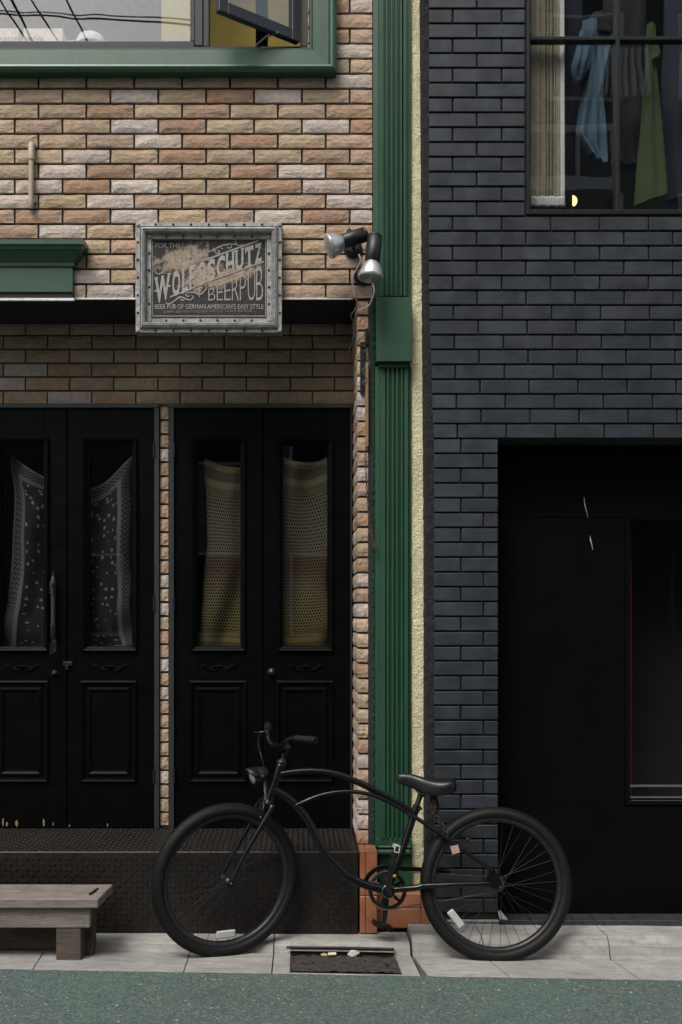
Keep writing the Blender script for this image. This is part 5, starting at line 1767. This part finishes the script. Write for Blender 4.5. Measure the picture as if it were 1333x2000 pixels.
def wheel(name_parent, centre, R3, tagx):
    """R3: rotation of the wheel plane; wheel built in the xz plane"""
    w = empty('wheel', (0, 0, 0), bike)
    X4 = Matrix.Translation(centre) @ R3.to_4x4()
    b = MB()
    N, m = 96, 14
    vv = []
    for i in range(N):
        a_ = 2 * math.pi * i / N
        for k in range(m):
            t_ = 2 * math.pi * k / m
            rr = RM + RT * math.cos(t_) * (1.0 if math.cos(t_) > 0 else .9)
            vv.append((math.cos(a_) * rr, RT * math.sin(t_), math.sin(a_) * rr))
    fs = [(i * m + k, ((i + 1) % N) * m + k, ((i + 1) % N) * m + (k + 1) % m, i * m + (k + 1) % m) for i in range(N) for k in range(m)]
    b.add(vv, fs, True)
    # tread blocks
    NT_ = 150
    for i in range(NT_):
        for row, lat in ((0, 0.0), (1, .36), (2, -.36), (3, .68), (4, -.68)):
            a0 = 2 * math.pi * (i + (.5 if row in (1, 2) else 0)) / NT_
            da = 2 * math.pi / NT_ * .31
            q = []
            for aa, ll in ((a0 - da, lat - .16), (a0 + da, lat - .16), (a0 + da, lat + .16), (a0 - da, lat + .16)):
                for hh in (0, .0026):
                    rr = RM + (RT + hh - .0004) * math.cos(ll)
                    q.append((math.cos(aa) * rr, (RT + hh) * math.sin(ll), math.sin(aa) * rr))
            b.add(q, [(1, 3, 5, 7), (0, 2, 3, 1), (2, 4, 5, 3), (4, 6, 7, 5), (6, 0, 1, 7)])
    b.xf(X4); bk(b, 'tyre', 'rubber', w)
    b = MB()
    pr_ = [(.301, -.016), (.303, -.0175), (.300, -.019), (.288, -.0165), (.282, -.008), (.281, .008), (.288, .0165), (.300, .019), (.303, .0175), (.301, .016)]
    n = len(pr_); vv = []
    for i in range(N):
        a_ = 2 * math.pi * i / N
        vv += [(math.cos(a_) * r, y, math.sin(a_) * r) for r, y in pr_]
    fs = [(i * n + k, ((i + 1) % N) * n + k, ((i + 1) % N) * n + k + 1, i * n + k + 1) for i in range(N) for k in range(n - 1)]
    b.add(vv, fs, True); b.xf(X4); bk(b, 'rim', 'rim_black', w)
    b = MB(); b.lathe([(-.055, .006), (-.05, .009), (-.042, .009), (-.041, .020), (-.032, .022), (-.028, .014), (.028, .014), (.032, .022), (.041, .020), (.042, .009), (.055, .006)], (0, 0, 0), (0, 1, 0), 18)
    b.xf(X4); hub = bk(b, 'hub', 'spoke_black', w)
    b = MB(); b.lathe([(0, .009), (.008, .009), (.0085, .004), (.016, .004)], (0, -.055, 0), (0, -1, 0), 6)
    b.xf(X4); bk(b, 'axle_nut', 'chrome', w)
    sm = MB(); sm.tube([(0, 0, 0), (0, 0, 1)], .00115, 5); sme = sm.mesh('spoke'); sme.materials.append(M['spoke_black'])
    for i in range(36):
        sd_ = -1 if i % 2 else 1
        a1_ = 2 * math.pi * (i + .2) / 36
        a0_ = a1_ + (math.radians(62) if (i // 2) % 2 else -math.radians(62))
        p0 = X4 @ Vector((math.cos(a0_) * .019, sd_ * .034, math.sin(a0_) * .019))
        p1 = X4 @ Vector((math.cos(a1_) * .284, sd_ * .004, math.sin(a1_) * .284))
        o = link('spoke', sme, w, tuple(p0))
        d_ = p1 - p0
        o.rotation_mode = 'QUATERNION'; o.rotation_quaternion = d_.to_track_quat('Z', 'Y')
        o.scale = (1, 1, d_.length)
    return w, X4
# steering
HT, HB = B(549.5, 1492), B(526, 1560)
ax = (HT - HB).normalized()
DEL = math.radians(23)
RS = Matrix.Rotation(DEL, 4, ax)
SM_ = Matrix.Translation(HB) @ RS @ Matrix.Translation(-HB)
FH = B(442.5, 1718.5)
fw, fX = wheel('f', FH, RS.to_3x3(), 'front')
RH = B(969.5, 1727)
rw, rX = wheel('r', RH, Matrix.Identity(3), 'rear')
def refl(w, X4, a_deg, name='reflector', L=.092):
    b = MB()
    r0 = .245
    a_ = math.radians(a_deg)
    c = Vector((math.cos(a_) * r0, -.012, math.sin(a_) * r0)); tn = Vector((-math.sin(a_), 0, math.cos(a_))); rd = Vector((math.cos(a_), 0, math.sin(a_)))
    b.box(-L / 2, L / 2, -.005, .005, -.017, .017, .005)
    for k in range(-3, 4): b.box(k * L * .11 - .003, k * L * .11 + .003, -.0062, -.004, -.012, .012)
    R_ = Matrix((tn, Vector((0, 1, 0)), rd)).transposed().to_4x4()
    b.xf(X4 @ Matrix.Translation(c) @ R_)
    bk(b, name, 'reflector', w)
refl(fw, fX, -90); refl(rw, rX, 218)

# frame tubes
def pts(lst, v=0.0, k=6): return spline([B(p[0], p[1], v) for p in lst], k)
b = MB(); b.tube([HB - ax * .002, HT - ax * .01], .0185, 18); b.lathe([(0, .0205), (.012, .0205)], HB - ax * .004, ax, 20); b.lathe([(0, .0205), (.012, .021), (.016, .018)], HT - ax * .016, ax, 20)
bk(b, 'head_tube', 'bike_black')
b = MB(); b.tube(pts([(545, 1512), (555, 1510.5), (579, 1507.5), (611.7, 1506), (644, 1509), (672.4, 1517), (700.8, 1528.5), (725, 1540), (749.4, 1552.5), (773.7, 1566), (802, 1584), (812, 1593)]), .0150, 16)
bk(b, 'top_tube', 'bike_black')
for sg_ in (-1, 1):
    v = .016 * sg_
    b = MB(); path_ = [B(577, 1574, v * .6), B(599.5, 1563.5, v), B(628, 1553, v), B(660, 1547, v), B(692.7, 1546.5, v), B(725, 1552.5, v), B(753.5, 1563.5, v), B(782, 1578.5, v), B(806, 1593, v * 1.4), B(832, 1609.5, v * 2.2), B(869, 1635, .052 * sg_), B(901.5, 1658, .060 * sg_), B(931, 1679, .062 * sg_), B(963, 1701, .062 * sg_)]
    b.tube(spline(path_, 6), .0095, 12)
    bk(b, 'stay_tube', 'bike_black')
b = MB(); b.tube(pts([(532, 1541), (540, 1545.5), (559, 1556.5), (579, 1574), (597.5, 1597), (612, 1624), (626, 1650.5), (641, 1673), (659, 1692), (679, 1710), (704, 1724), (727, 1732), (750, 1736)]), .0190, 18)
bk(b, 'down_tube', 'bike_black')
b = MB(); b.tube(pts([(759, 1734), (770.5, 1704), (785.5, 1664), (805, 1604), (814, 1578)]), .0162, 16); b.lathe([(0, .0185), (.028, .0185)], B(812, 1584), B(816, 1571) - B(812, 1584), 18)
b.tube([B(815, 1580, -.012), B(825, 1580, -.012)], .006, 8)
bk(b, 'seat_tube', 'bike_black')
b = MB(); b.tube([B(812, 1582), B(820, 1558), B(824, 1544)], .0127, 14); b.lathe([(-.014, .012), (.014, .012)], B(826, 1551), (0, 1, 0), 12)
bk(b, 'seat_post', 'plastic_black')
BBc = B(757.8, 1739)
for sg_ in (-1, 1):
    b = MB(); b.tube(spline([B(760, 1738, .02 * sg_), B(785, 1736, .03 * sg_), B(812, 1734, .038 * sg_), B(828, 1730.5, .044 * sg_), B(860, 1729, .052 * sg_), B(888, 1728, .058 * sg_), B(930, 1727, .062 * sg_), B(955, 1726, .062 * sg_)], 6), [.0150] * 18 + [.0130] * 25, 14)
    bk(b, 'chain_stay', 'bike_black')
    # dropout plate
    b = MB()
    pl_ = [(946, 1729.5), (946, 1722), (958, 1700), (965, 1697), (977, 1716), (980, 1727), (974, 1734), (962, 1733)]
    vv = [B(p[0], p[1], .066 * sg_) for p in pl_]; n = len(vv)
    vv2 = [p + Vector((0, .006 if sg_ > 0 else -.006, 0)) for p in vv]
    b.add(vv + vv2, [tuple(range(n)), tuple(range(n, 2 * n))] + [(i, (i + 1) % n, n + (i + 1) % n, n + i) for i in range(n)])
    bk(b, 'dropout', 'bike_black')
b = MB(); b.lathe([(-.036, .027), (-.034, .0295), (.034, .0295), (.036, .027)], BBc, (0, 1, 0), 24)
bk(b, 'bottom_bracket', 'bike_black')
b = MB(); ring = []
for i in range(33):
    a_ = 2 * math.pi * i / 32
    ring.append(BBc + Vector((math.cos(a_) * .0295, -.0375, math.sin(a_) * .0295)))
b.tube(ring, .0016, 6, cap=False); bk(b, 'bearing_ring', 'chrome')

# drivetrain
CR = B(757.5, 1739, .045)
b = MB()
def ring_plate(b, c, r0, r1, n, th, teeth=0.0):
    vv = []
    for i in range(n):
        a_ = 2 * math.pi * i / n
        ro = r1 + (teeth if i % 2 else 0)
        for r in (r0, ro):
            for y in (0, th): vv.append(c + Vector((math.cos(a_) * r, y, math.sin(a_) * r)))
    fs = []
    for i in range(n):
        j = (i + 1) % n
        fs += [(i * 4, j * 4, j * 4 + 2, i * 4 + 2), (i * 4 + 1, i * 4 + 3, j * 4 + 3, j * 4 + 1), (i * 4 + 2, j * 4 + 2, j * 4 + 3, i * 4 + 3), (i * 4, i * 4 + 1, j * 4 + 1, j * 4)]
    b.add(vv, fs)
ring_plate(b, CR, .071, .0855, 88, .004, .0055)
ring_plate(b, CR, .0, .034, 40, .004)
for i in range(5):
    a_ = math.radians(90 + 72 * i + 12)
    d_ = Vector((math.cos(a_), 0, math.sin(a_))); n_ = Vector((-d_.z, 0, d_.x))
    p0, p1 = CR + d_ * .03, CR + d_ * .074
    vv = [p0 + n_ * .008, p0 - n_ * .008, p1 - n_ * .0065, p1 + n_ * .0065]
    vv += [p + Vector((0, .0035, 0)) for p in vv]
    b.add(vv, [(0, 1, 2, 3), (4, 5, 6, 7), (0, 1, 5, 4), (1, 2, 6, 5), (2, 3, 7, 6), (3, 0, 4, 7)])
bk(b, 'chainring', 'frame_black')
b = MB(); SPc = B(969.5, 1727, .045)
ring_plate(b, SPc, .0, .032, 36, .003, .004); bk(b, 'sprocket', 'chain_steel')
# chain: links round chainring and sprocket
path_ = []
r1c, r2c = .0875, .034
d_ = SPc - CR
base_a = math.atan2(d_.z, d_.x)
for i in range(41):
    a_ = base_a + math.radians(86) + math.radians(188) * i / 40
    path_.append(CR + Vector((math.cos(a_) * r1c, .001, math.sin(a_) * r1c)))
for i in range(13):
    a_ = base_a - math.radians(94) + math.radians(188) * i / 12
    path_.append(SPc + Vector((math.cos(a_) * r2c, .001, math.sin(a_) * r2c)))
path_.append(path_[0])
b = MB()
def resample(P, step):
    out = [P[0]]; acc = 0
    for i in range(len(P) - 1):
        a_, c_ = P[i], P[i + 1]; L = (c_ - a_).length; t_ = step - acc
        while t_ <= L:
            out.append(a_ + (c_ - a_) * (t_ / L)); t_ += step
        acc = (acc + L) % step
    return out
cp = resample(path_, .0127)
for i in range(len(cp) - 1):
    a_, c_ = cp[i], cp[i + 1]
    t_ = (c_ - a_).normalized(); n_ = Vector((-t_.z, 0, t_.x)); w_ = .0036 if i % 2 else .0046
    y0 = -.0035 if i % 2 else -.0052
    vv = []
    for y in (y0, -y0):
        vv += [a_ - t_ * .002 + n_ * w_ * .8 + Vector((0, y, 0)), (a_ + c_) / 2 + n_ * w_ * .55 + Vector((0, y, 0)), c_ + t_ * .002 + n_ * w_ * .8 + Vector((0, y, 0)),
               c_ + t_ * .002 - n_ * w_ * .8 + Vector((0, y, 0)), (a_ + c_) / 2 - n_ * w_ * .55 + Vector((0, y, 0)), a_ - t_ * .002 - n_ * w_ * .8 + Vector((0, y, 0))]
    b.add(vv, [(0, 1, 2, 3, 4, 5), (6, 7, 8, 9, 10, 11)] + [(k, (k + 1) % 6, 6 + (k + 1) % 6, 6 + k) for k in range(6)])
bk(b, 'chain', 'chain_steel')
# chain guard
b = MB()
gp = spline([B(712, 1722, .06), B(722, 1707, .06), B(736, 1696, .06), B(750, 1693, .06), B(775, 1694.5, .06), B(824, 1697.5, .06), B(880, 1703, .06)], 5)
vv = []
for i, p in enumerate(gp):
    t_ = (gp[min(i + 1, len(gp) - 1)] - gp[max(i - 1, 0)]).normalized(); n_ = Vector((-t_.z, 0, t_.x))
    w_ = .0085
    vv += [p + n_ * w_, p - n_ * w_ * 1.5, p - n_ * w_ * 1.5 + Vector((0, .002, 0)), p + n_ * w_ + Vector((0, .002, 0)), p + n_ * w_ + Vector((0, -.022, 0)), p + n_ * (w_ - .002) + Vector((0, -.022, 0))]
n = 6
fs = []
for i in range(len(gp) - 1):
    for (k0, k1) in ((0, 1), (1, 2), (2, 3), (3, 4), (4, 5), (5, 0)):
        fs.append((i * n + k0, i * n + k1, (i + 1) * n + k1, (i + 1) * n + k0))
b.add(vv, fs)
# front arm of the guard down to the bracket
b.tube([B(714, 1722, .055), B(735, 1724, .045), B(752, 1732, .038)], .006, 8)
b.tube([B(752, 1694, .055), B(754, 1712, .05), B(757, 1728, .04)], .006, 8)
bk(b, 'chain_guard', 'plastic_black')
def bar(b, p, q, w, th, axis=Vector((0, 1, 0))):
    t_ = (q - p).normalized(); n_ = t_.cross(axis).normalized()
    vv = []
    for c, ww in ((p, w), (q, w * .8)):
        for s1, s2 in ((-1, -1), (1, -1), (1, 1), (-1, 1)): vv.append(c + n_ * ww * s1 + axis * th * s2)
    b.add(vv, [(0, 1, 2, 3), (4, 5, 6, 7), (0, 1, 5, 4), (1, 2, 6, 5), (2, 3, 7, 6), (3, 0, 4, 7)])
b = MB(); bar(b, B(758, 1741, -.058), B(768.5, 1668, -.075), .0135, .006); b.lathe([(-.062, .014), (-.036, .015)], BBc, (0, 1, 0), 18)
cr1 = bk(b, 'crank_arm', 'plastic_black')
b = MB(); bar(b, B(757, 1740, .058), B(749.5, 1810, .068), .0125, .006)
cr2 = bk(b, 'crank_arm', 'plastic_black')
def pedal(c, ang, vdir, frame_mat):
    p = empty('pedal', (0, 0, 0), bike)
    Rr = Matrix.Translation(c) @ Matrix.Rotation(ang, 4, 'Y')
    b = MB()
    y0, y1 = (.012, .090) if vdir > 0 else (-.090, -.012)
    b.box(-.012, .012, y0, y1, -.011, .011, .003)
    b.tube([(0, 0, 0), (0, y1 if vdir > 0 else y0, 0)], .006, 8)
    b.box(-.045, -.030, y0, y1, -.010, .010, .002)
    for yy in (y0, (y0 + y1) / 2 - .004, y1 - .008): b.box(-.040, .034, yy, yy + .008, -.007, .007)
    b.xf(Rr); b.build('body', M['plastic_black'], p)
    b = MB()
    b.ring_frame(.012, .044, -.0125, .0125, [(0, 0), (.0045, 0)]); 
    bb = MB(); bb.box(.030, .046, y0, y1, -.012, -.008); bb.box(.030, .046, y0, y1, .008, .012); bb.box(.042, .046, y0, y1, -.0079, .0079)
    if vdir < 0:
        bb.box(.014, .018, y0 - .002, y0 + .004, -.012, .012); bb.box(.0181, .042, y0 - .002, y0 + .003, -.0125, -.0085); bb.box(.0181, .042, y0 - .002, y0 + .003, .0085, .0125); bb.box(.0421, .046, y0 - .002, y0 + .003, -.0125, .0125)
    bb.xf(Rr); bb.build('cage', M[frame_mat], p)
pedal(B(768.5, 1667, -.078), math.radians(-78), -1, 'steel_trim')
pedal(B(748.5, 1811, .072), math.radians(20), 1, 'plastic_black')
b = MB(); b.lathe([(0, .009), (.006, .0085), (.010, .004)], B(771.5, 1711, -.014), (0, -1, 0), 12); bk(b, 'cable_clip', 'yellow_plastic')

# fork, headset, stem, handlebar: all turned with the front wheel
lat = (RS.to_3x3() @ Vector((0, -1, 0))).normalized()      # towards the camera side
fwd = (RS.to_3x3() @ Vector((-1, 0, 0))).normalized()
cro = B(523.5, 1570)
for sgn in (1, -1):
    b = MB()
    top_ = cro + lat * .022 * sgn; sh = cro + lat * .052 * sgn - ax * .022; end = FH + lat * .062 * sgn + ax * .012
    mid = sh.lerp(end, .5) + fwd * .006
    b.tube(spline([top_, cro + lat * .043 * sgn - ax * .004, sh, mid, end], 6), [.0135] * 12 + [.0125] * 6 + [.0125 - .0006 * i for i in range(7)], 14)
    b.box(-.010, .010, -.003, .003, -.020, .012, .002)
    nv = len(b.v)
    b2 = MB(); b2.box(-.011, .011, -.003, .003, -.018, .020, .002); b2.xf(Matrix.Translation(FH + lat * .062 * sgn) @ RS)
    b.v = b.v[:-24]; b.f = [f for f in b.f if max(f) < len(b.v)]; b.sm = b.sm[:len(b.f)]
    b.add(b2.v, b2.f)
    bk(b, 'fork_leg', 'bike_black')
b = MB(); b.lathe([(-.020, .020), (-.012, .027), (0, .0245), (.012, .0205), (.02, .0195)], cro + ax * .004, ax, 20); b.tube([cro + lat * .048, cro - lat * .048], .014, 14)
bk(b, 'fork_crown', 'bike_black')
b = MB(); b.lathe([(-.004, .0215), (.004, .024), (.010, .0235), (.013, .019), (.018, .0185), (.022, .0145), (.026, .012)], HT + ax * .002, ax, 20)
bk(b, 'headset', 'frame_black')
ST = HT + ax * .080
CL = ST + fwd * .052 + ax * .006
b = MB(); b.tube([HT + ax * .01, ST + ax * .004], .0113, 14); b.tube([ST - ax * .002 - fwd * .012, ST + fwd * .02 + ax * .002, CL], [.016, .0155, .017], 14); b.tube([CL - lat * .024, CL + lat * .024], .0185, 16)
b.lathe([(0, .006), (.01, .006)], ST + ax * .012, ax, 6)
bk(b, 'stem', 'bike_black')
def hb(l, back, up): return CL + lat * l - fwd * back + ax * up
for sgn in (1, -1):
    b = MB()
    b.tube(spline([hb(.0, 0, 0), hb(.035 * sgn, .0, 0), hb(.075 * sgn, -.012, .014), hb(.110 * sgn, -.018, .042), hb(.145 * sgn, -.010, .060), hb(.19 * sgn, .008, .064), hb(.27 * sgn, .040, .067)], 6), .0111, 12)
    bar_o = bk(b, 'handlebar', 'bike_black')
    b = MB()
    p0, p1 = hb(.168 * sgn, -.001, .0625), hb(.282 * sgn, .045, .0675)
    dd = (p1 - p0).normalized(); LL = (p1 - p0).length
    pr_ = [(0, .0145), (.003, .0172), (.008, .0172)]
    for k in range(9):
        s0 = .012 + k * (LL - .024) / 9
        pr_ += [(s0, .0156), (s0 + .004, .0166), (s0 + .008, .0166)]
    pr_ += [(LL - .010, .0168), (LL - .006, .0182), (LL - .001, .0182), (LL, .0165), (LL + .001, .008)]
    b.lathe(pr_, p0, dd, 18)
    bk(b, 'grip', 'rubber')
# brake lever on the far side, cable and front caliper
b = MB(); b.lathe([(-.009, .015), (.009, .015)], hb(-.15, -.008, .061), (hb(-.19, .008, .064) - hb(-.145, -.010, .060)), 12)
b.tube(spline([hb(-.15, -.012, .056), hb(-.16, -.038, .050), hb(-.19, -.045, .046), hb(-.245, -.03, .040)], 5), .0048, 8)
bk(b, 'brake_lever', 'frame_black')
cp0 = cro + fwd * .035 + ax * .005
b = MB(); b.tube(spline([hb(-.155, -.03, .052), hb(-.12, -.055, .03), hb(-.07, -.06, -.01), hb(-.02, -.045, -.06), cro + fwd * .035 + ax * .09, cp0 + ax * .02], 7), .0026, 7)
bk(b, 'brake_cable', 'plastic_black')
b = MB()
for sgn in (1, -1):
    b.tube(spline([cp0 + ax * .012 + lat * .018 * sgn, cp0 + lat * .038 * sgn - ax * .006, cp0 + lat * .042 * sgn - ax * .03, cro + fwd * .02 + lat * .030 * sgn - ax * .056], 5), .0055, 8)
    b.tube([cro + fwd * .016 + lat * .026 * sgn - ax * .05, cro + fwd * .026 + lat * .026 * sgn - ax * .062], .007, 8)
b.tube([cp0 - fwd * .03, cp0 + fwd * .01], .005, 8); b.tube([cp0 + ax * .018 + lat * .03, cp0 + ax * .018 - lat * .03], .003, 6)
bk(b, 'brake_caliper', 'spoke_black')
# head lamp
lampc = B(503, 1514, -.015) 
ld = (fwd * .97 - ax * .24).normalized()
hl = empty('headlight', (0, 0, 0), bike)
b = MB(); b.lathe([(-.052, .004), (-.051, .020), (-.042, .029), (-.020, .035), (.012, .040), (.022, .0415), (.026, .0415), (.026, .038)], lampc, ld, 26)
b.build('shell', M['plastic_black'], hl)
b = MB(); b.lathe([(.016, .0375), (.025, .037), (.032, .028), (.037, .010), (.0375, .002)], lampc, ld, 22); b.build('lens', M['lens_glass'], hl)
# peaked hood over the lens
b = MB(); vv = []
u_ = ld.cross(Vector((0, 0, 1))).normalized(); w_ = u_.cross(ld)
for i in range(15):
    a_ = math.radians(-8 + 196 * i / 14)
    ext = .004 + .026 * math.sin(math.radians(180 * i / 14))
    for d0, r in ((.004, .0422), (.022 + ext * .5, .0435), (.024 + ext, .0425)):
        vv.append(lampc + ld * d0 + (u_ * math.cos(a_) + w_ * math.sin(a_)) * r)
b.add(vv, [(i * 3 + k, (i + 1) * 3 + k, (i + 1) * 3 + k + 1, i * 3 + k + 1) for i in range(14) for k in range(2)], True)
o = b.build('hood', M['plastic_black'], hl); o.modifiers.new('t', 'SOLIDIFY').thickness = .002
b = MB(); b.tube([lampc - ld * .03 - w_ * .012, cro + fwd * .03 + ax * .05, cro + fwd * .012 + ax * .004], .006, 8)
for k in (-.012, .008): b.lathe([(0, .0045), (.003, .004), (.004, .001)], lampc + ld * k - u_ * .034 * (1 if u_.y < 0 else 1) * (1 if u_.dot(Vector((0, -1, 0))) < 0 else -1) - w_ * .006, -u_ if u_.dot(Vector((0, -1, 0))) < 0 else u_, 8)
b.build('bracket', M['wire_steel'], hl)

# saddle
sec = [(775.5, 1516, 1523, .010), (779, 1513.5, 1526, .019), (787, 1512, 1529, .025), (799, 1512, 1533.5, .030), (812, 1514.5, 1539, .038), (824, 1519, 1545, .054), (836, 1521.5, 1548.5, .076), (850, 1523, 1549, .094), (865, 1522, 1547, .103), (877, 1520.5, 1544, .100), (884, 1521.5, 1541, .086), (887.5, 1526, 1537, .060)]
b = MB(); vv = []; n2 = 24
for (px, pt, pb, hw) in sec:
    T_ = B(px, pt - 2); Bt = B(px, pb + 4)
    for k in range(n2):
        a_ = 2 * math.pi * k / n2
        cy, sz = math.cos(a_), math.sin(a_)
        mid = (T_ + Bt) / 2; hh = (T_ - Bt).length / 2
        e_ = .62
        yy = math.copysign(abs(cy) ** e_, cy) * hw
        zz_ = math.copysign(abs(sz) ** e_, sz) * hh
        if sz > 0: zz_ -= .10 * hh * abs(cy) ** 2
        if sz < 0: zz_ -= (.45 if hw > .05 else .2) * hh * abs(cy) ** 2
        vv.append(mid + Vector((0, yy, zz_)))
fs = [(i * n2 + k, i * n2 + (k + 1) % n2, (i + 1) * n2 + (k + 1) % n2, (i + 1) * n2 + k) for i in range(len(sec) - 1) for k in range(n2)]
b.add(vv, fs, True); b.add(vv[:n2], [tuple(range(n2))], True); b.add(vv[-n2:], [tuple(range(n2))], True)
sad = bk(b, 'saddle', 'leather_black')
sm_ = sad.modifiers.new('s', 'SUBSURF'); sm_.levels = 1; sm_.render_levels = 2
for sgn in (1, -1):
    b = MB(); b.tube(spline([B(806, 1534, .012 * sgn), B(818, 1548, .02 * sgn), B(835, 1551, .022 * sgn), B(850, 1550, .03 * sgn), B(868, 1545, .045 * sgn)], 5), .0036, 8); bk(b, 'rail', 'wire_steel', sad)
    b = MB()
    c0, c1 = B(846, 1558, .04 * sgn), B(846, 1547, .04 * sgn)
    hel = [c0.lerp(c1, i / 40) + Vector((math.cos(i * .8) * .011, math.sin(i * .8) * .011, 0)) for i in range(41)]
    b.tube(hel, .002, 6); bk(b, 'spring', 'frame_black', sad)

# chain lock, price tag and rear reflector
lkc = empty('lock', (0, 0, 0), bike)
lkm = torus_link(.014, .0085, .0032, 12, 6).mesh('chain_link'); lkm.materials.append(M['rust_dark'])
P_ = spline([B(848, 1556, -.02), B(847, 1572, -.03), B(850, 1590, -.035), B(858, 1602, -.04), B(866, 1614, -.05), B(873, 1628, -.06), B(876, 1640, -.065)], 10)
cp = resample(P_, .021)
for i, p in enumerate(cp[:-1]):
    d_ = (cp[i + 1] - p).normalized()
    o = link('chain_link', lkm, lkc, tuple(p)); o.rotation_mode = 'QUATERNION'
    o.rotation_quaternion = d_.to_track_quat('Z', 'Y') @ Matrix.Rotation(math.pi / 2 * (i % 2) + .5, 4, 'Z').to_quaternion()
b = MB(); b.tube(spline([B(843, 1552, -.025), B(843, 1575, -.02), B(848, 1592, -.02), B(856, 1580, -.01), B(852, 1556, -.01)], 6), .0065, 8); b.build('sleeve', M['black_cloth'], lkc)
b = MB()
tg = [B(880, 1653, -.07), B(895, 1650, -.07), B(899, 1665, -.07), B(884, 1669, -.07)]
b.add([tuple(p) for p in tg] + [tuple(p + Vector((0, .003, 0))) for p in tg], [(0, 1, 2, 3), (4, 5, 6, 7), (0, 1, 5, 4), (1, 2, 6, 5), (2, 3, 7, 6), (3, 0, 4, 7)])
bk(b, 'paper_tag', 'tag_pink')
b = MB(); b.lathe([(0, .012), (.012, .012), (.014, .008)], B(911, 1640, .0), (1, 0, .1), 14); bk(b, 'rear_reflector', 'red_dark')
b = MB(); b.tube([B(906, 1640, 0), B(890, 1645, .02), B(872, 1637, .05)], .004, 8); bk(b, 'reflector_bracket', 'plastic_black')

# ------------------------------------------------------------------ across the street (seen only as reflections in the panes)
def building(name, label, x0, x1, h, m, yfr, rows, cols, seed):
    o = empty(name, ((x0 + x1) / 2, yfr, 0)); tag(o, label, 'building')
    ov = o.location
    b = MB(); b.box(x0 - ov.x, x1 - ov.x, -5, 0, 0, h)
    b.build('wall', M[m], o)
    b = MB(); b.box(x0 - ov.x - .2, x1 - ov.x + .2, -5.2, .25, h, h + .25, .03)
    b.build('roof', M['roof_tile'], o)
    for r in range(rows):
        for c in range(cols):
            wx = x0 + (x1 - x0) * (c + .5) / cols - ov.x; wz = 1.2 + r * 2.9
            b = MB(); b.box(wx - .6, wx + .6, .01, .04, wz - .05, wz + 1.35); w = b.build('window', M['opp_white'], o)
            b = MB(); b.box(wx - .54, wx + .54, .041, .05, wz, wz + 1.3); b.build('pane', M['frame_black'], w)
    return o
building('opposite_house', 'grey house across the street, made tall to shade the porch, reflected in the pub panes', -2.3, 1.4, 9.2, 'opp_wall_grey', -6.5, 3, 2, 1)  # height raised and walls darkened to cut low sky light into the porch
building('added_low_house', 'low dark house added across the street to darken the left door panes', -13, -2.5, 5.0, 'opp_wall_dark', -6.5, 1, 5, 3)  # added so the left door panes reflect a dark wall, not open road
ob = building('opposite_block', 'dark taller block across the street with a white balcony, reflected in the shop window', 1.5, 10, 12.6, 'opp_wall_dark', -6.5, 4, 4, 2)
ov = ob.location
b = MB()
b.box(3.2 - ov.x, 4.9 - ov.x, 0, .9, 8.05, 8.25); b.box(3.2 - ov.x, 4.9 - ov.x, .84, .9, 8.95, 9.05)
for i in range(4): b.box(3.25 + i * .53 - ov.x, 3.30 + i * .53 - ov.x, .845, .895, 8.25, 8.95)
b.build('balcony', M['opp_white'], ob)
b = MB()
for i in range(9): b.box(4.75 + i * .11 - ov.x, 4.80 + i * .11 - ov.x, .02, .10, 9.9, 10.7)
b.build('louvre', M['opp_white'], ob)
pole = empty('utility_pole', (-6.0, -5.0, 0)); tag(pole, 'grey utility pole across the street that carries the reflected wires', 'pole')
b = MB(); b.tube([(0, 0, 0), (0, 0, 13)], [.17, .11], 14); b.build('shaft', M['opp_wall_grey'], pole)
b = MB(); b.box(-.9, .9, -.05, .05, 12.3, 12.4); b.box(-.7, .7, -.05, .05, 11.0, 11.1); b.build('crossarm', M['wire_steel'], pole)
def wire(p, q, sag, r, label):
    p, q = Vector(p), Vector(q); c = (p + q) / 2
    b = MB(); b.tube([p.lerp(q, t_ / 24) - c - Vector((0, 0, sag * 4 * (t_ / 24) * (1 - t_ / 24))) for t_ in range(25)], r, 6)
    o = b.build('power_cable', M['rubber'], None, tuple(c)); tag(o, label, 'cable', 'overhead cables across the street')
wire((-6, -5, 10.57), (16, -5.2, 9.75), .05, .010, 'upper of two level overhead cables reflected in the upstairs window')
wire((-6, -5, 10.54), (16, -5.2, 9.45), .03, .014, 'lower of two level overhead cables reflected in the upstairs window')
for i, (a_, c_) in enumerate((((10, 0), (60, 75)), ((25, 0), (62, 75)), ((75, 0), (126, 75)), ((140, 0), (180, 75)))):
    D_ = 15.16
    x0, z0 = (a_[0] - HX) / F * D_, EYE + (HY - a_[1]) / F * D_
    x1, z1 = (c_[0] - HX) / F * D_, EYE + (HY - c_[1]) / F * D_
    dx, dz = x1 - x0, z1 - z0
    k0 = (12.6 - z0) / dz; k1 = (9.0 - z0) / dz
    lab = ['leftmost', 'second from left', 'third from left', 'rightmost'][i]
    wire((x0 + dx * k0, -5, 12.6), (x0 + dx * k1, -6.4, 9.0), .0, .020 if i == 1 else .014, lab + ' of four slanting service cables reflected in the upstairs window')
